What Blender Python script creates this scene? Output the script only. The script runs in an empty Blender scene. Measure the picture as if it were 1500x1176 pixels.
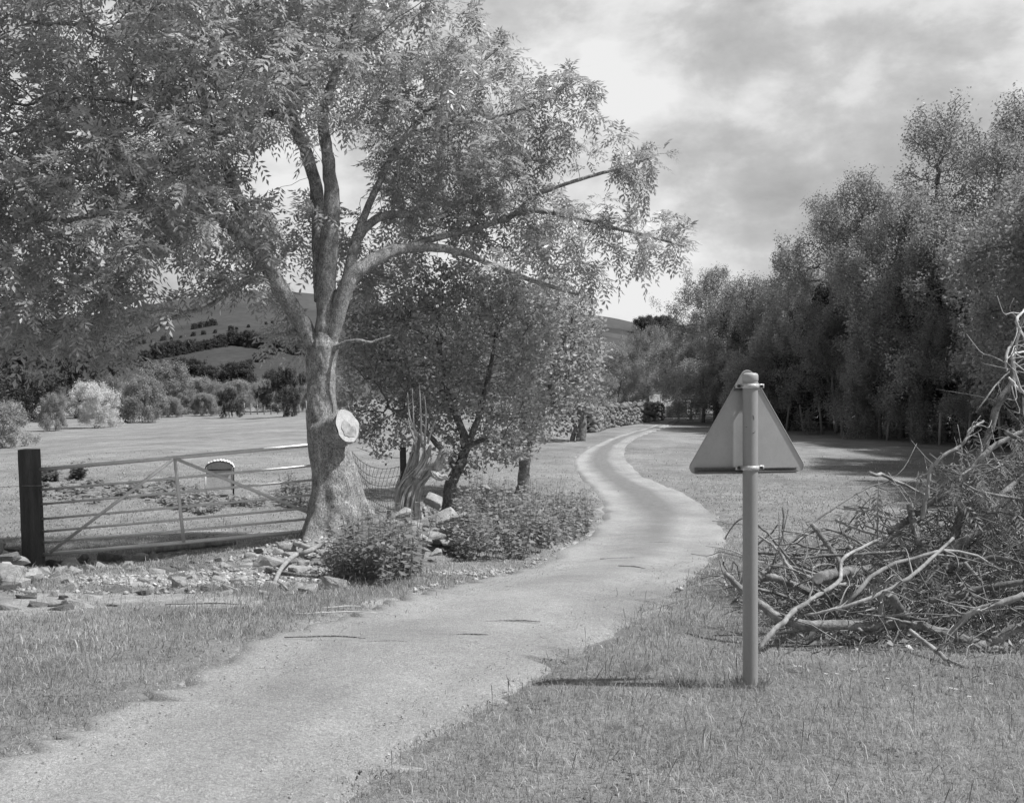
import bpy, math
import numpy as np
from mathutils import Vector, Matrix, noise as mnoise

R = np.random.default_rng
rad = math.radians
SC = bpy.context.scene
COL = SC.collection
F = 1500.0; HZ = 550.0; CZ = 1.6          # focal length and horizon row in photograph pixels, eye height

# ------------------------------------------------------------------ numpy helpers
def nrm(a):
    a = np.asarray(a, float)
    return a / np.maximum(np.linalg.norm(a, axis=-1, keepdims=True), 1e-9)
def ss(t):
    t = np.clip(t, 0, 1); return t*t*(3-2*t)
def vnoise(x, y, s, seed=0):
    """cheap smooth value noise on arrays, range about -1..1"""
    x = np.asarray(x, float)/s + seed*17.3; y = np.asarray(y, float)/s + seed*9.1
    xi = np.floor(x); yi = np.floor(y); fx = ss(x-xi); fy = ss(y-yi)
    def h(a, b):
        v = np.sin(a*127.1 + b*311.7 + seed*13.7)*43758.5453
        return (v-np.floor(v))*2-1
    return (h(xi, yi)*(1-fx)+h(xi+1, yi)*fx)*(1-fy)+(h(xi, yi+1)*(1-fx)+h(xi+1, yi+1)*fx)*fy
def vnoise3(p, s, seed=0):
    p = np.asarray(p, float)
    return (vnoise(p[:, 0]+p[:, 2]*.71, p[:, 1]-p[:, 2]*.37, s, seed)+vnoise(p[:, 2]*1.1+p[:, 1]*.43, p[:, 0]-p[:, 1]*.51, s, seed+5))*.6

# ------------------------------------------------------------------ terrain
_ty = np.arange(-60, 400, .25)
_tz = np.interp(_ty, [-60, 0, 4, 6, 9, 13, 17, 30, 60, 100, 160, 400], [.3, .05, .03, .03, -.26, -.70, -.98, -1.05, -1.1, -1.5, -1.6, -1.6])
_k = np.exp(-np.linspace(-2, 2, 13)**2); _k /= _k.sum()
_tz = np.convolve(np.pad(_tz, 6, mode='edge'), _k, mode='valid')
def hz(x, y):
    x = np.asarray(x, float); y = np.asarray(y, float)
    z = np.interp(y, _ty, _tz)
    z = z - 1.3*ss((-x-4)/30)*ss((y-12)/60)
    z = z - .20*np.exp(-(((x+6.6)/2.6)**2+((y-13.2)/2.2)**2))
    z = z + .34*np.exp(-(((x+2.0)/1.5)**2+((y-13.0)/1.1)**2))
    z = z + .18*np.exp(-(((x+.5)/1.3)**2+((y-14.2)/1.2)**2))
    z = z + .03*vnoise(x, y, 2.3, 1) + .012*vnoise(x, y, .7, 2) + .12*vnoise(x, y, 14, 3)*ss((y-16)/20)
    return z
def hill(x, y):
    az = x/np.maximum(y, 1)
    top = 54 + 10*np.sin(az*5+1.0) - 36*ss((az+.2)/.40) + 7*np.sin(az*17)
    h = -3.2 + top*ss((y-150)/520)**1.0 + 2.2*vnoise(x, y, 60, 4)*ss((y-150)/100)
    return h
def X(px, Y): return (px-750)/F*Y
def Z(py, Y): return CZ-(py-HZ)/F*Y
def W(px, py, Y): return np.array([X(px, Y), Y, Z(py, Y)])
def G(px, py, fn=hz, y0=2.5, y1=260):
    """the point of the ground seen at a place in the photograph"""
    ys = np.geomspace(y0, y1, 1500)
    d = CZ-(py-HZ)/F*ys - fn(X(px, ys), ys)
    i = np.where(d < 0)[0]
    y = ys[i[0]] if len(i) else y1
    x = X(px, y)
    return np.array([x, y, float(fn(x, y))])

# ------------------------------------------------------------------ mesh helpers
class MB:
    def __init__(s): s.V = []; s.F = {3: [], 4: []}; s.A = []; s.n = 0; s.ng = []
    def add(s, V, Fc, shade=None):
        V = np.asarray(V, float).reshape(-1, 3)
        for f in (Fc if isinstance(Fc, (list, tuple)) else [Fc]):
            f = np.asarray(f, int)
            if f.size: s.F[f.shape[1]].append(f+s.n)
        s.V.append(V); s.n += len(V)
        s.A.append(np.full(len(V), .5) if shade is None else np.broadcast_to(np.asarray(shade, float), (len(V),)))
    def poly(s, pts):                               # an n-gon
        s.ng.append(np.arange(len(pts))+s.n); s.V.append(np.asarray(pts, float)); s.n += len(pts); s.A.append(np.full(len(pts), .5))
    def box(s, c, d, rot=None):
        c = np.asarray(c, float); d = np.asarray(d, float)/2
        v = np.array([[x, y, z] for x in (-1, 1) for y in (-1, 1) for z in (-1, 1)])*d
        if rot is not None: v = v@np.array(rot).T
        s.add(v+c, np.array([[0, 1, 3, 2], [4, 6, 7, 5], [0, 4, 5, 1], [2, 3, 7, 6], [0, 2, 6, 4], [1, 5, 7, 3]]))
    def mesh(s, name, mat, smooth=True):
        me = bpy.data.meshes.new(name)
        V = np.concatenate(s.V) if s.V else np.zeros((0, 3))
        faces = []; tot = []
        for k in (3, 4):
            if s.F[k]:
                f = np.concatenate(s.F[k]); faces.append(f.ravel()); tot.append(np.full(len(f), k))
        for f in s.ng: faces.append(f); tot.append(np.array([len(f)]))
        L = np.concatenate(faces); T = np.concatenate(tot)
        me.vertices.add(len(V)); me.vertices.foreach_set('co', V.astype(np.float32).ravel())
        me.loops.add(len(L)); me.loops.foreach_set('vertex_index', L.astype(np.int32))
        me.polygons.add(len(T)); st = np.concatenate([[0], np.cumsum(T)[:-1]])
        me.polygons.foreach_set('loop_start', st.astype(np.int32)); me.polygons.foreach_set('loop_total', T.astype(np.int32))
        if smooth: me.polygons.foreach_set('use_smooth', np.ones(len(T), bool))
        at = me.attributes.new('shade', 'FLOAT', 'POINT'); at.data.foreach_set('value', np.concatenate(s.A).astype(np.float32))
        me.materials.append(mat); me.update(calc_edges=True); me.validate()
        return me
    def build(s, name, mat, parent=None, smooth=True):
        o = bpy.data.objects.new(name, s.mesh(name, mat, smooth)); COL.objects.link(o)
        if parent is not None: o.parent = parent
        return o
def place(name, me, parent=None):
    o = bpy.data.objects.new(name, me); COL.objects.link(o)
    if parent is not None: o.parent = parent
    return o
def tag(o, label=None, cat=None, group=None, kind=None):
    if label: o['label'] = label
    if cat: o['category'] = cat
    if group: o['group'] = group
    if kind: o['kind'] = kind
    return o
def empty(name, loc, rz=0):
    o = bpy.data.objects.new(name, None); COL.objects.link(o)
    o.location = loc; o.rotation_euler = (0, 0, rz); o.empty_display_size = .2
    return o
REF = nrm(np.array([.31, .93, .19]))
def frame(d):
    d = nrm(d); u = nrm(np.cross(d, REF)); v = np.cross(d, u); return u, v
def tube(mb, P, r, n=8, cap=True, rough=0, seed=0, shade=None, vnz=None):
    P = np.asarray(P, float); r = np.broadcast_to(np.asarray(r, float), (len(P),))
    d = np.gradient(P, axis=0); u, v = frame(d)
    for i in range(1, len(P)):                      # carry the frame along so the tube does not twist
        di = nrm(d[i]); ui = u[i-1]-di*np.dot(u[i-1], di); u[i] = nrm(ui); v[i] = np.cross(di, u[i])
    a = np.arange(n)*2*np.pi/n
    rr = r[:, None]*np.ones(n)
    if rough:
        rg = R(seed); rr = rr*(1+rough*rg.normal(size=rr.shape))
    V = P[:, None]+rr[:, :, None]*(np.cos(a)[None, :, None]*u[:, None]+np.sin(a)[None, :, None]*v[:, None])
    i = np.arange(len(P)-1)[:, None]*n; j = np.arange(n)[None]; k = (j+1) % n
    Fq = np.stack([i+j, i+k, i+n+k, i+n+j], -1).reshape(-1, 4)
    tri = []
    V = V.reshape(-1, 3)
    if cap:
        m = len(V); V = np.vstack([V, P[0], P[-1]])
        t0 = np.stack([np.full(n, m), (np.arange(n)+1) % n, np.arange(n)], -1)
        b = (len(P)-1)*n
        t1 = np.stack([np.full(n, m+1), b+np.arange(n), b+(np.arange(n)+1) % n], -1)
        tri = [np.vstack([t0, t1])]
    mb.add(V, [Fq]+tri, shade)
def spline(P, m):
    """Catmull-Rom through the points, m samples"""
    P = np.asarray(P, float); Q = np.vstack([2*P[0]-P[1], P, 2*P[-1]-P[-2]])
    t = np.linspace(0, len(P)-1, m); i = np.minimum(t.astype(int), len(P)-2); f = (t-i)[:, None]
    a, b, c, d = Q[i], Q[i+1], Q[i+2], Q[i+3]
    return .5*(2*b+(c-a)*f+(2*a-5*b+4*c-d)*f**2+(3*b-a-3*c+d)*f**3)
def edge_tubes(mb, pos, par, r, n=5, mask=None, shade=None):
    """all the edges of a branch skeleton at once"""
    N = len(pos); c = np.where(par >= 0)[0]
    if mask is not None: c = c[mask[c]]
    p = par[c]
    ed = nrm(pos[c]-pos[p]+1e-9)
    main = np.full(N, -1)
    o = np.argsort(r[c]); main[p[o]] = c[o]         # thickest child continues its parent
    nd = np.zeros((N, 3)); nd[c] = ed
    ismain = main[p] == c
    dA = np.where(ismain[:, None], nrm(nd[p]+ed), ed)
    mc = main[c]; dB = np.where((mc >= 0)[:, None], nrm(ed+nd[np.maximum(mc, 0)]), ed)
    rA = np.where(ismain, r[p], r[c]*1.15); rA = np.minimum(rA, r[c]*1.8)
    a = np.arange(n)*2*np.pi/n
    def ring(P, d, rr):
        u, v = frame(d)
        return P[:, None]+rr[:, None, None]*(np.cos(a)[None, :, None]*u[:, None]+np.sin(a)[None, :, None]*v[:, None])
    V = np.concatenate([ring(pos[p], dA, rA), ring(pos[c], dB, r[c])], 1).reshape(-1, 3)
    b = np.arange(len(c))[:, None]*2*n; j = np.arange(n)[None]; k = (j+1) % n
    mb.add(V, np.stack([b+j, b+k, b+n+k, b+n+j], -1).reshape(-1, 4), shade)

# ------------------------------------------------------------------ growing branches towards the light
def grow(pos, par, att, D, di, dk, iters, seed=0, up=0.0, jit=.12):
    rg = R(seed)
    pos = [np.asarray(p, float) for p in pos]; par = list(par)
    P = np.array(pos); att = np.asarray(att, float)
    d = np.full(len(att), 1e9); near = np.zeros(len(att), int)
    def upd(Pn, off):
        nonlocal d, near
        for s in range(0, len(Pn), 400):
            q = Pn[s:s+400]; m = ((att[:, None]-q[None])**2).sum(-1); k = m.argmin(1); dm = np.sqrt(m[np.arange(len(att)), k])
            b = dm < d; d[b] = dm[b]; near[b] = k[b]+off+s
    upd(P, 0); kids = np.zeros(200000, int)
    for it in range(iters):
        keep = d > dk; att = att[keep]; d = d[keep]; near = near[keep]
        if not len(att): break
        a = d < di
        if not a.any(): di *= 1.4; continue
        ids, inv = np.unique(near[a], return_inverse=True)
        s = np.zeros((len(ids), 3)); np.add.at(s, inv, nrm(att[a]-P[near[a]]))
        ok = kids[ids] < 4; ids = ids[ok]; s = s[ok]
        if not len(ids): break
        s = nrm(nrm(s)+rg.normal(size=s.shape)*jit+np.array([0, 0, up]))
        new = P[ids]+s*D; kids[ids] += 1
        off = len(P); P = np.vstack([P, new]); par += list(ids); upd(new, off)
    return P, np.array(par)
def radii(par, tip, e=2.3, rmax=None):
    N = len(par); acc = np.zeros(N); r = np.zeros(N)
    for i in range(N-1, -1, -1):
        v = acc[i] if acc[i] > 0 else tip**e
        r[i] = v**(1/e)
        if par[i] >= 0: acc[par[i]] += v
    return r
def depth_to_tip(par):
    d = np.zeros(len(par), int)
    for i in range(len(par)-1, -1, -1):
        if par[i] >= 0: d[par[i]] = max(d[par[i]], d[i]+1)
    return d

# ------------------------------------------------------------------ leaves
def leaf_quads(mb, P, ax, sd, L, Wd, shade, fold=.25):
    """pointed leaves: base, side, tip, side"""
    up = np.cross(ax, sd)
    L = np.asarray(L)[:, None]; Wd = np.asarray(Wd)[:, None]
    a = P; t = P+ax*L; m = P+ax*L*.45
    l = m+sd*Wd*.5+up*Wd*fold; r = m-sd*Wd*.5+up*Wd*fold
    V = np.stack([a, r, t, l], 1).reshape(-1, 3)
    mb.add(V, np.arange(len(P)*4).reshape(-1, 4), np.repeat(shade, 4))
def compound(mb, P, ax, L, rg, pairs=4, droop=.4, shade=None, lw=.10):
    N = len(P); ax = nrm(ax)
    sd = nrm(np.cross(ax, nrm(np.array([0, 0, 1.])+rg.normal(size=(N, 3))*.35)))
    shade = rg.random(N) if shade is None else shade
    dn = np.array([0, 0, -1.])
    for k in range(pairs):
        t = (k+1.2)/(pairs+.9)
        base = P+ax*(L*t)[:, None]+dn*(L*droop*t*t)[:, None]
        axt = nrm(ax+dn*(2*droop*t))
        for s in (-1, 1):
            dirn = nrm(sd*s*.85+axt*.6+dn*.22+rg.normal(size=(N, 3))*.12)
            side = nrm(np.cross(dirn, np.cross(sd*s, axt)+rg.normal(size=(N, 3))*.2))
            ll = L*(.30+.06*math.sin(math.pi*t))*rg.uniform(.85, 1.1, N)
            leaf_quads(mb, base, dirn, side, ll, L*lw, np.clip(shade+rg.normal(size=N)*.08, 0, 1))
    base = P+ax*L[:, None]*.95+dn*(L*droop)[:, None]; axt = nrm(ax+dn*2*droop)
    leaf_quads(mb, base, axt, sd, L*.34, L*lw*1.1, shade)
def scatter_leaves(mb, C, n, spread, size, rg, flat=.5, asp=.6, shade_var=.5, out=None, droop=0):
    """n small leaves around each centre"""
    P = np.repeat(C, n, 0); N = len(P)
    base_sh = np.repeat(rg.random(len(C)), n)
    P = P+rg.normal(size=(N, 3))*spread*np.array([1-.25*droop, 1-.25*droop, 1+.9*droop])-np.array([0, 0, spread*1.2*droop])
    ax = nrm(rg.normal(size=(N, 3))*np.array([1, 1, .6])+np.array([0, 0, -.15-.7*droop]))
    nn = nrm(rg.normal(size=(N, 3))*(1-flat)+np.array([0, 0, flat])+(np.repeat(out, n, 0)*.5 if out is not None else 0))
    sd = nrm(np.cross(ax, nn))
    s = size*rg.uniform(.6, 1.25, N)
    leaf_quads(mb, P, ax, sd, s, s*asp, np.clip(base_sh*shade_var+rg.random(N)*(1-shade_var), 0, 1))

# ------------------------------------------------------------------ materials (neutral greys: the photograph is black and white)
def newmat(name):
    m = bpy.data.materials.new(name); m.use_nodes = True; nt = m.node_tree; nt.nodes.clear()
    out = nt.nodes.new('ShaderNodeOutputMaterial'); bs = nt.nodes.new('ShaderNodeBsdfPrincipled')
    nt.links.new(bs.outputs[0], out.inputs[0]); return m, nt, bs, out
def N_(nt, typ, **kw):
    n = nt.nodes.new(typ)
    for k, v in kw.items():
        if k in n.inputs: n.inputs[k].default_value = v
        else: setattr(n, k, v)
    return n
def ramp(nt, src, stops):
    r = nt.nodes.new('ShaderNodeValToRGB'); e = r.color_ramp.elements
    while len(e) < len(stops): e.new(.5)
    for i, (p, v) in enumerate(stops): e[i].position = p; e[i].color = (v, v, v, 1)
    nt.links.new(src, r.inputs[0]); return r.outputs[0]
def mul(nt, a, b, op='MULTIPLY'):
    m = nt.nodes.new('ShaderNodeMath'); m.operation = op
    for i, x in enumerate((a, b)):
        if isinstance(x, (int, float)): m.inputs[i].default_value = x
        else: nt.links.new(x, m.inputs[i])
    return m.outputs[0]
def coords(nt, scale=(1, 1, 1), kind='Object'):
    tc = nt.nodes.new('ShaderNodeTexCoord'); mp = nt.nodes.new('ShaderNodeMapping'); mp.inputs['Scale'].default_value = scale
    nt.links.new(tc.outputs[kind], mp.inputs[0]); return mp.outputs[0]
def noise_(nt, co, s, det=4, ro=.6, dist=0):
    n = N_(nt, 'ShaderNodeTexNoise', Scale=s, Detail=det, Roughness=ro, Distortion=dist); nt.links.new(co, n.inputs['Vector']); return n.outputs[0]
def bump(nt, bs, h, st=.4, d=.01):
    b = N_(nt, 'ShaderNodeBump', Strength=st, Distance=d); nt.links.new(h, b.inputs['Height']); nt.links.new(b.outputs[0], bs.inputs['Normal']); return b
def surf(name, lo, hi, s1, s2=None, rough=.85, bmp=.4, bd=.01, scale=(1, 1, 1), sharp=.25, spec=.3, attr=False, metal=0, nz=1.0):
    m, nt, bs, out = newmat(name); co = coords(nt, scale)
    a = noise_(nt, co, s1, 5); v = ramp(nt, a, [(.5-sharp, lo), (.5+sharp, hi)])
    b = noise_(nt, co, s2 or s1*6, 6, .7)
    v = mul(nt, v, ramp(nt, b, [(.25, 1-.38*nz), (.75, 1+.25*nz)]))
    if attr:
        at = N_(nt, 'ShaderNodeAttribute', attribute_name='shade'); v = mul(nt, v, ramp(nt, at.outputs['Fac'], [(0, .6), (1, 1.3)]))
    nt.links.new(v, bs.inputs['Base Color']); bs.inputs['Roughness'].default_value = rough
    bs.inputs['Specular IOR Level'].default_value = spec; bs.inputs['Metallic'].default_value = metal
    bump(nt, bs, b, bmp, bd); return m
def leafmat(name, lo, hi, trans=.3, rough=.5, spec=.35):
    m, nt, bs, out = newmat(name)
    at = N_(nt, 'ShaderNodeAttribute', attribute_name='shade')
    oi = nt.nodes.new('ShaderNodeObjectInfo')
    v = ramp(nt, at.outputs['Fac'], [(0, lo), (.75, (lo+hi)/2), (1, hi)])
    v = mul(nt, v, ramp(nt, oi.outputs['Random'], [(0, .85), (1, 1.15)]))
    nt.links.new(v, bs.inputs['Base Color']); bs.inputs['Roughness'].default_value = rough; bs.inputs['Specular IOR Level'].default_value = spec
    tr = nt.nodes.new('ShaderNodeBsdfTranslucent'); nt.links.new(v, tr.inputs[0])
    mx = nt.nodes.new('ShaderNodeMixShader'); mx.inputs[0].default_value = trans
    nt.links.new(bs.outputs[0], mx.inputs[1]); nt.links.new(tr.outputs[0], mx.inputs[2]); nt.links.new(mx.outputs[0], out.inputs[0])
    return m
def barkmat(name, lo, hi, sc=1.0, bd=.012, spots=0):
    m, nt, bs, out = newmat(name); co = coords(nt, (sc, sc, sc*.45)); ci = coords(nt, (sc, sc, sc))
    a = noise_(nt, co, 16, 6, .7, .6); b = noise_(nt, ci, 5, 4, .6); c = noise_(nt, ci, 60, 4, .7)
    v = mul(nt, ramp(nt, a, [(.3, lo), (.66, hi)]), ramp(nt, b, [(.3, .7), (.7, 1.25)]))
    v = mul(nt, v, ramp(nt, c, [(.35, .45), (.62, 1.35)]))
    e_ = noise_(nt, co, 42, 5, .75, .4); v = mul(nt, v, ramp(nt, e_, [(.38, .5), (.55, 1.15)]))
    if spots:
        vo = N_(nt, 'ShaderNodeTexVoronoi', Scale=26.0*sc); nt.links.new(ci, vo.inputs['Vector'])
        s = ramp(nt, vo.outputs['Distance'], [(.15, 1.0), (.45, 0)]); s = mul(nt, s, ramp(nt, b, [(.42, 0), (.6, spots)]))
        v = mul(nt, v, s, 'ADD')
    nt.links.new(v, bs.inputs['Base Color']); bs.inputs['Roughness'].default_value = .92; bs.inputs['Specular IOR Level'].default_value = .15
    h = mul(nt, a, mul(nt, c, .5), 'ADD'); bump(nt, bs, h, .9, bd); return m

M = {}
M['ash_bark'] = barkmat('ash_bark', .22, .48, 1.5, .03, .3)
M['bark'] = barkmat('bark', .10, .34, 1.5, .015)
M['dead_wood'] = surf('dead_wood', .14, .58, 9, 50, .85, .7, .008, (1, 1, .3))
M['stump_wood'] = surf('stump_wood', .2, .75, 11, 55, .9, .9, .01, (1, 1, .35))
M['cut_wood'] = surf('cut_wood', .46, .74, 12, 60, .8, .2, .002)
M['cut_heart'] = surf('cut_heart', .24, .62, 14, 70, .8, .4, .004)
M['ash_leaf'] = leafmat('ash_leaf', .34, .88, .47, .36, .6)
M['haw_leaf'] = leafmat('haw_leaf', .28, .86, .46, .42, .5)
M['wood_leaf'] = leafmat('wood_leaf', .22, .68, .46, .45, .4)
M['dark_leaf'] = leafmat('dark_leaf', .08, .18, .25, .6, .2)
M['pale_leaf'] = leafmat('pale_leaf', .26, .5, .3, .6, .3)
M['blossom'] = leafmat('blossom', .6, .98, .35, .7, .2)
M['nettle_leaf'] = leafmat('nettle_leaf', .2, .5, .35, .5, .35)
M['far_leaf'] = leafmat('far_leaf', .08, .17, .2, .7, .1)
M['dry_leaf'] = leafmat('dry_leaf', .22, .5, .3, .6, .3)
M['grass_blade'] = leafmat('grass_blade', .21, .64, .42, .5, .35)
M['stone'] = surf('stone', .26, .58, 2.2, 14, .95, .8, .02)
M['stone_dark'] = surf('stone_dark', .16, .36, 2.2, 14, .95, 1.0, .03)
M['pale_stone'] = surf('pale_stone', .7, .88, 2, 18, .9, .4, .01)  # pale stone, raised further to stand in for missing sun on the wall
M['post_wood'] = surf('post_wood', .05, .15, 4, 60, .9, .7, .006, (3, 3, .35))
M['fence_wood'] = surf('fence_wood', .18, .42, 4, 60, .9, .5, .006, (3, 3, .35))
M['galv'] = surf('galvanised', .75, .95, 5, 50, .38, .15, .002, spec=.6, nz=.4, metal=.2)
M['wire'] = surf('wire', .25, .5, 20, 90, .5, .1, .001, metal=.3)
M['sign_grey'] = surf('sign_grey', .40, .52, 7, 90, .45, .04, .0008, (1, 1, .6), spec=.4, nz=.2)
M['pole_grey'] = surf('pole_grey', .28, .38, 3, 120, .42, .06, .001, (1, 1, .5), spec=.4, nz=.25)
M['rail_grey'] = surf('rail_grey', .16, .26, 4, 90, .5, .1, .001)
M['clip_metal'] = surf('clip_metal', .42, .8, 40, 160, .45, .4, .003, metal=.2)
M['bolt'] = surf('bolt', .03, .09, 40, 160, .6, .3, .001)
M['feeder'] = surf('feeder_board', .50, .62, 3, 40, .7, .2, .002)
M['black'] = surf('black_trim', .02, .05, 8, 60, .6, .2, .002)
M['brush'] = surf('brushwood', .08, .42, 14, 80, .9, 1.0, .008, attr=True, nz=1.5)
M['twig'] = surf('twig', .10, .40, 5, 60, .8, .3, .002, attr=True)
M['gravel_bit'] = surf('gravel_bit', .28, .6, 30, 120, .9, .3, .002, attr=True)
M['chip'] = leafmat('chip', .25, .8, .05, .8, .2)

# the ground: soil and turf, paler bare earth where the attribute says
m, nt, bs, out = newmat('turf'); co = coords(nt)
v1 = noise_(nt, co, .35, 6, .6); v2 = noise_(nt, co, 3.2, 6, .7); v3 = noise_(nt, co, 34, 5, .75)
g = mul(nt, ramp(nt, mul(nt, mul(nt, v1, .6), mul(nt, noise_(nt, co, 1.1, 5, .65), .4), 'ADD'), [(.38, .21), (.62, .35)]), ramp(nt, v2, [(.3, .82), (.7, 1.14)])); g = mul(nt, g, ramp(nt, v3, [(.3, .7), (.7, 1.25)]))
d = mul(nt, ramp(nt, v2, [(.3, .24), (.65, .50)]), ramp(nt, noise_(nt, co, 60, 4, .8), [(.32, .45), (.6, 1.2)]))
at = N_(nt, 'ShaderNodeAttribute', attribute_name='shade')
edge = mul(nt, at.outputs['Fac'], mul(nt, mul(nt, v2, v3, 'ADD'), -1.0, 'ADD'), 'ADD')
f = ramp(nt, edge, [(.38, 0), (.58, 1)])
mx = nt.nodes.new('ShaderNodeMix'); mx.data_type = 'RGBA'; nt.links.new(f, mx.inputs[0]); nt.links.new(g, mx.inputs[6]); nt.links.new(d, mx.inputs[7])
nt.links.new(mx.outputs[2], bs.inputs['Base Color']); bs.inputs['Roughness'].default_value = .95; bs.inputs['Specular IOR Level'].default_value = .1
bump(nt, bs, mul(nt, v3, mul(nt, v2, 2.0), 'ADD'), .8, .03); M['turf'] = m

# the track: packed gravel with a thin grassy middle further off
m, nt, bs, out = newmat('gravel'); co = coords(nt)
n1 = noise_(nt, co, .9, 5, .6); n2 = noise_(nt, co, 7, 6, .7); n3 = noise_(nt, co, 75, 5, .8)
vo = N_(nt, 'ShaderNodeTexVoronoi', Scale=95.0); nt.links.new(co, vo.inputs['Vector'])
vo2 = N_(nt, 'ShaderNodeTexVoronoi', Scale=24.0); nt.links.new(co, vo2.inputs['Vector'])
sep = nt.nodes.new('ShaderNodeSeparateColor'); nt.links.new(vo.outputs['Color'], sep.inputs[0])
sep2 = nt.nodes.new('ShaderNodeSeparateColor'); nt.links.new(vo2.outputs['Color'], sep2.inputs[0])
b = mul(nt, ramp(nt, n1, [(.3, .34), (.7, .46)]), ramp(nt, n2, [(.3, .93), (.7, 1.06)]))
b = mul(nt, b, ramp(nt, sep.outputs[0], [(0, .8), (.15, .94), (.85, 1.05), (1, 1.22)]))
b = mul(nt, b, ramp(nt, vo.outputs['Distance'], [(.3, 1.0), (.75, .86)]))
b = mul(nt, b, ramp(nt, n3, [(.3, .72), (.7, 1.25)])); b = mul(nt, b, ramp(nt, noise_(nt, co, 24, 5, .8), [(.3, .86), (.7, 1.12)]))
at = N_(nt, 'ShaderNodeAttribute', attribute_name='shade')
b = mul(nt, b, ramp(nt, at.outputs['Fac'], [(0, 1.1), (.35, .86)]))
f = ramp(nt, mul(nt, at.outputs['Fac'], mul(nt, mul(nt, n2, n3, 'ADD'), -1.0, 'ADD'), 'ADD'), [(.42, 0), (.75, 1)])
gg = mul(nt, ramp(nt, n2, [(.3, .20), (.7, .27)]), ramp(nt, n3, [(.3, .7), (.7, 1.3)]))
mx = nt.nodes.new('ShaderNodeMix'); mx.data_type = 'RGBA'; nt.links.new(f, mx.inputs[0]); nt.links.new(b, mx.inputs[6]); nt.links.new(gg, mx.inputs[7])
nt.links.new(mx.outputs[2], bs.inputs['Base Color']); bs.inputs['Roughness'].default_value = .95; bs.inputs['Specular IOR Level'].default_value = .15
bump(nt, bs, mul(nt, mul(nt, vo.outputs['Distance'], -.4), mul(nt, mul(nt, n3, 1.6), mul(nt, n2, 1.5), 'ADD'), 'ADD'), .8, .012); M['gravel'] = m

# far slopes: pasture with cloud shadow put into its darker colour, in faintly different fields
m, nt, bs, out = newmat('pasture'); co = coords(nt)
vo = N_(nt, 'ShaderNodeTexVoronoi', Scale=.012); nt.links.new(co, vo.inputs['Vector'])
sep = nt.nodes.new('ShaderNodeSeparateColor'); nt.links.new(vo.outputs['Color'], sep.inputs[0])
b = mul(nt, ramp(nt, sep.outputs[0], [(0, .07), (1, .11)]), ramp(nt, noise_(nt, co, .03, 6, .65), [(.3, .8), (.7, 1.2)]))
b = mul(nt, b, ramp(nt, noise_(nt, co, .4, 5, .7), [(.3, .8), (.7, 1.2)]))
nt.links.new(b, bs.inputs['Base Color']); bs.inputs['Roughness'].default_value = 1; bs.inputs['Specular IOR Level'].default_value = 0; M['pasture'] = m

# ------------------------------------------------------------------ the track, from its two edges
LE = [(-620, 1176+330), (-330, 1290), (0, 1118), (120, 1060), (300, 975), (450, 915), (560, 880), (640, 862), (720, 845), (800, 820), (860, 785), (882, 752), (874, 722), (852, 700), (840, 680), (850, 663), (880, 648), (915, 636), (950, 626), (975, 618), (990, 612.5)]
RE = [(300, 1560), (410, 1290), (510, 1176), (600, 1100), (700, 1040), (800, 985), (880, 935), (950, 890), (1010, 850), (1050, 815), (1064, 785), (1050, 757), (1010, 727), (955, 702), (925, 682), (915, 665), (920, 650), (940, 638), (968, 628), (988, 621), (1000, 614)]
def rough_G(p):
    q = G(p[0], p[1], y0=1.2) ; return q[:2]
Lw = spline(np.array([np.append(rough_G(p), 0) for p in LE]), 420)[:, :2]
Rw = spline(np.array([np.append(rough_G(p), 0) for p in RE]), 420)[:, :2]
def track_dist(x, y):
    """signed distance to the track (negative inside), sampled on its edges"""
    from mathutils import kdtree
    return None
# even strip polygon test in numpy
POLY = np.vstack([Lw, Rw[::-1]])
def in_poly(x, y, P):
    x = np.asarray(x); y = np.asarray(y); c = np.zeros(x.shape, bool)
    xi, yi = P[:, 0], P[:, 1]; xj, yj = np.roll(xi, 1), np.roll(yi, 1)
    for a, b, p, q in zip(xi, yi, xj, yj):
        if b == q: continue
        c ^= ((b > y) != (q > y)) & (x < (p-a)*(y-b)/(q-b)+a)
    return c
EDG = np.vstack([Lw, Rw])
def edge_dist(x, y):
    x = np.asarray(x, float).ravel(); y = np.asarray(y, float).ravel(); d = np.full(x.shape, 1e9)
    E = EDG[::2]
    for s in range(0, len(x), 20000):
        q = (x[s:s+20000, None]-E[None, :, 0])**2+(y[s:s+20000, None]-E[None, :, 1])**2
        d[s:s+20000] = np.sqrt(q.min(1))
    ins = in_poly(x, y, POLY[::2]); return np.where(ins, -d, d)

def axis_grid(a, b, fine_a, fine_b, step, growth=1.09):
    mid = list(np.arange(fine_a, fine_b, step)); lo = []; s = step; v = fine_a
    while v > a: s *= growth; v -= s; lo.append(v)
    hi = []; s = step; v = mid[-1]
    while v < b: s *= growth; v += s; hi.append(v)
    return np.array(lo[::-1]+mid+hi)
gx = axis_grid(-170, 170, -8, 7, .11, 1.06); gy = axis_grid(-40, 175, 2, 20, .11, 1.05)
GX, GY = np.meshgrid(gx, gy); fx, fy = GX.ravel(), GY.ravel()
ed = edge_dist(fx, fy)
gz = hz(fx, fy); gz = gz-.05*ss((.12-ed)/.3)                       # the sheet dips a little under the track
patch = lambda cx, cy, rx, ry, a=.5: np.clip(1.25-(((fx-cx)*math.cos(a)+(fy-cy)*math.sin(a))/rx)**2-((-(fx-cx)*math.sin(a)+(fy-cy)*math.cos(a))/ry)**2, 0, 1)
def pw(px, py, rx, ry, a=0.): q = G(px, py); return patch(q[0], q[1], rx, ry, a)
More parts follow.
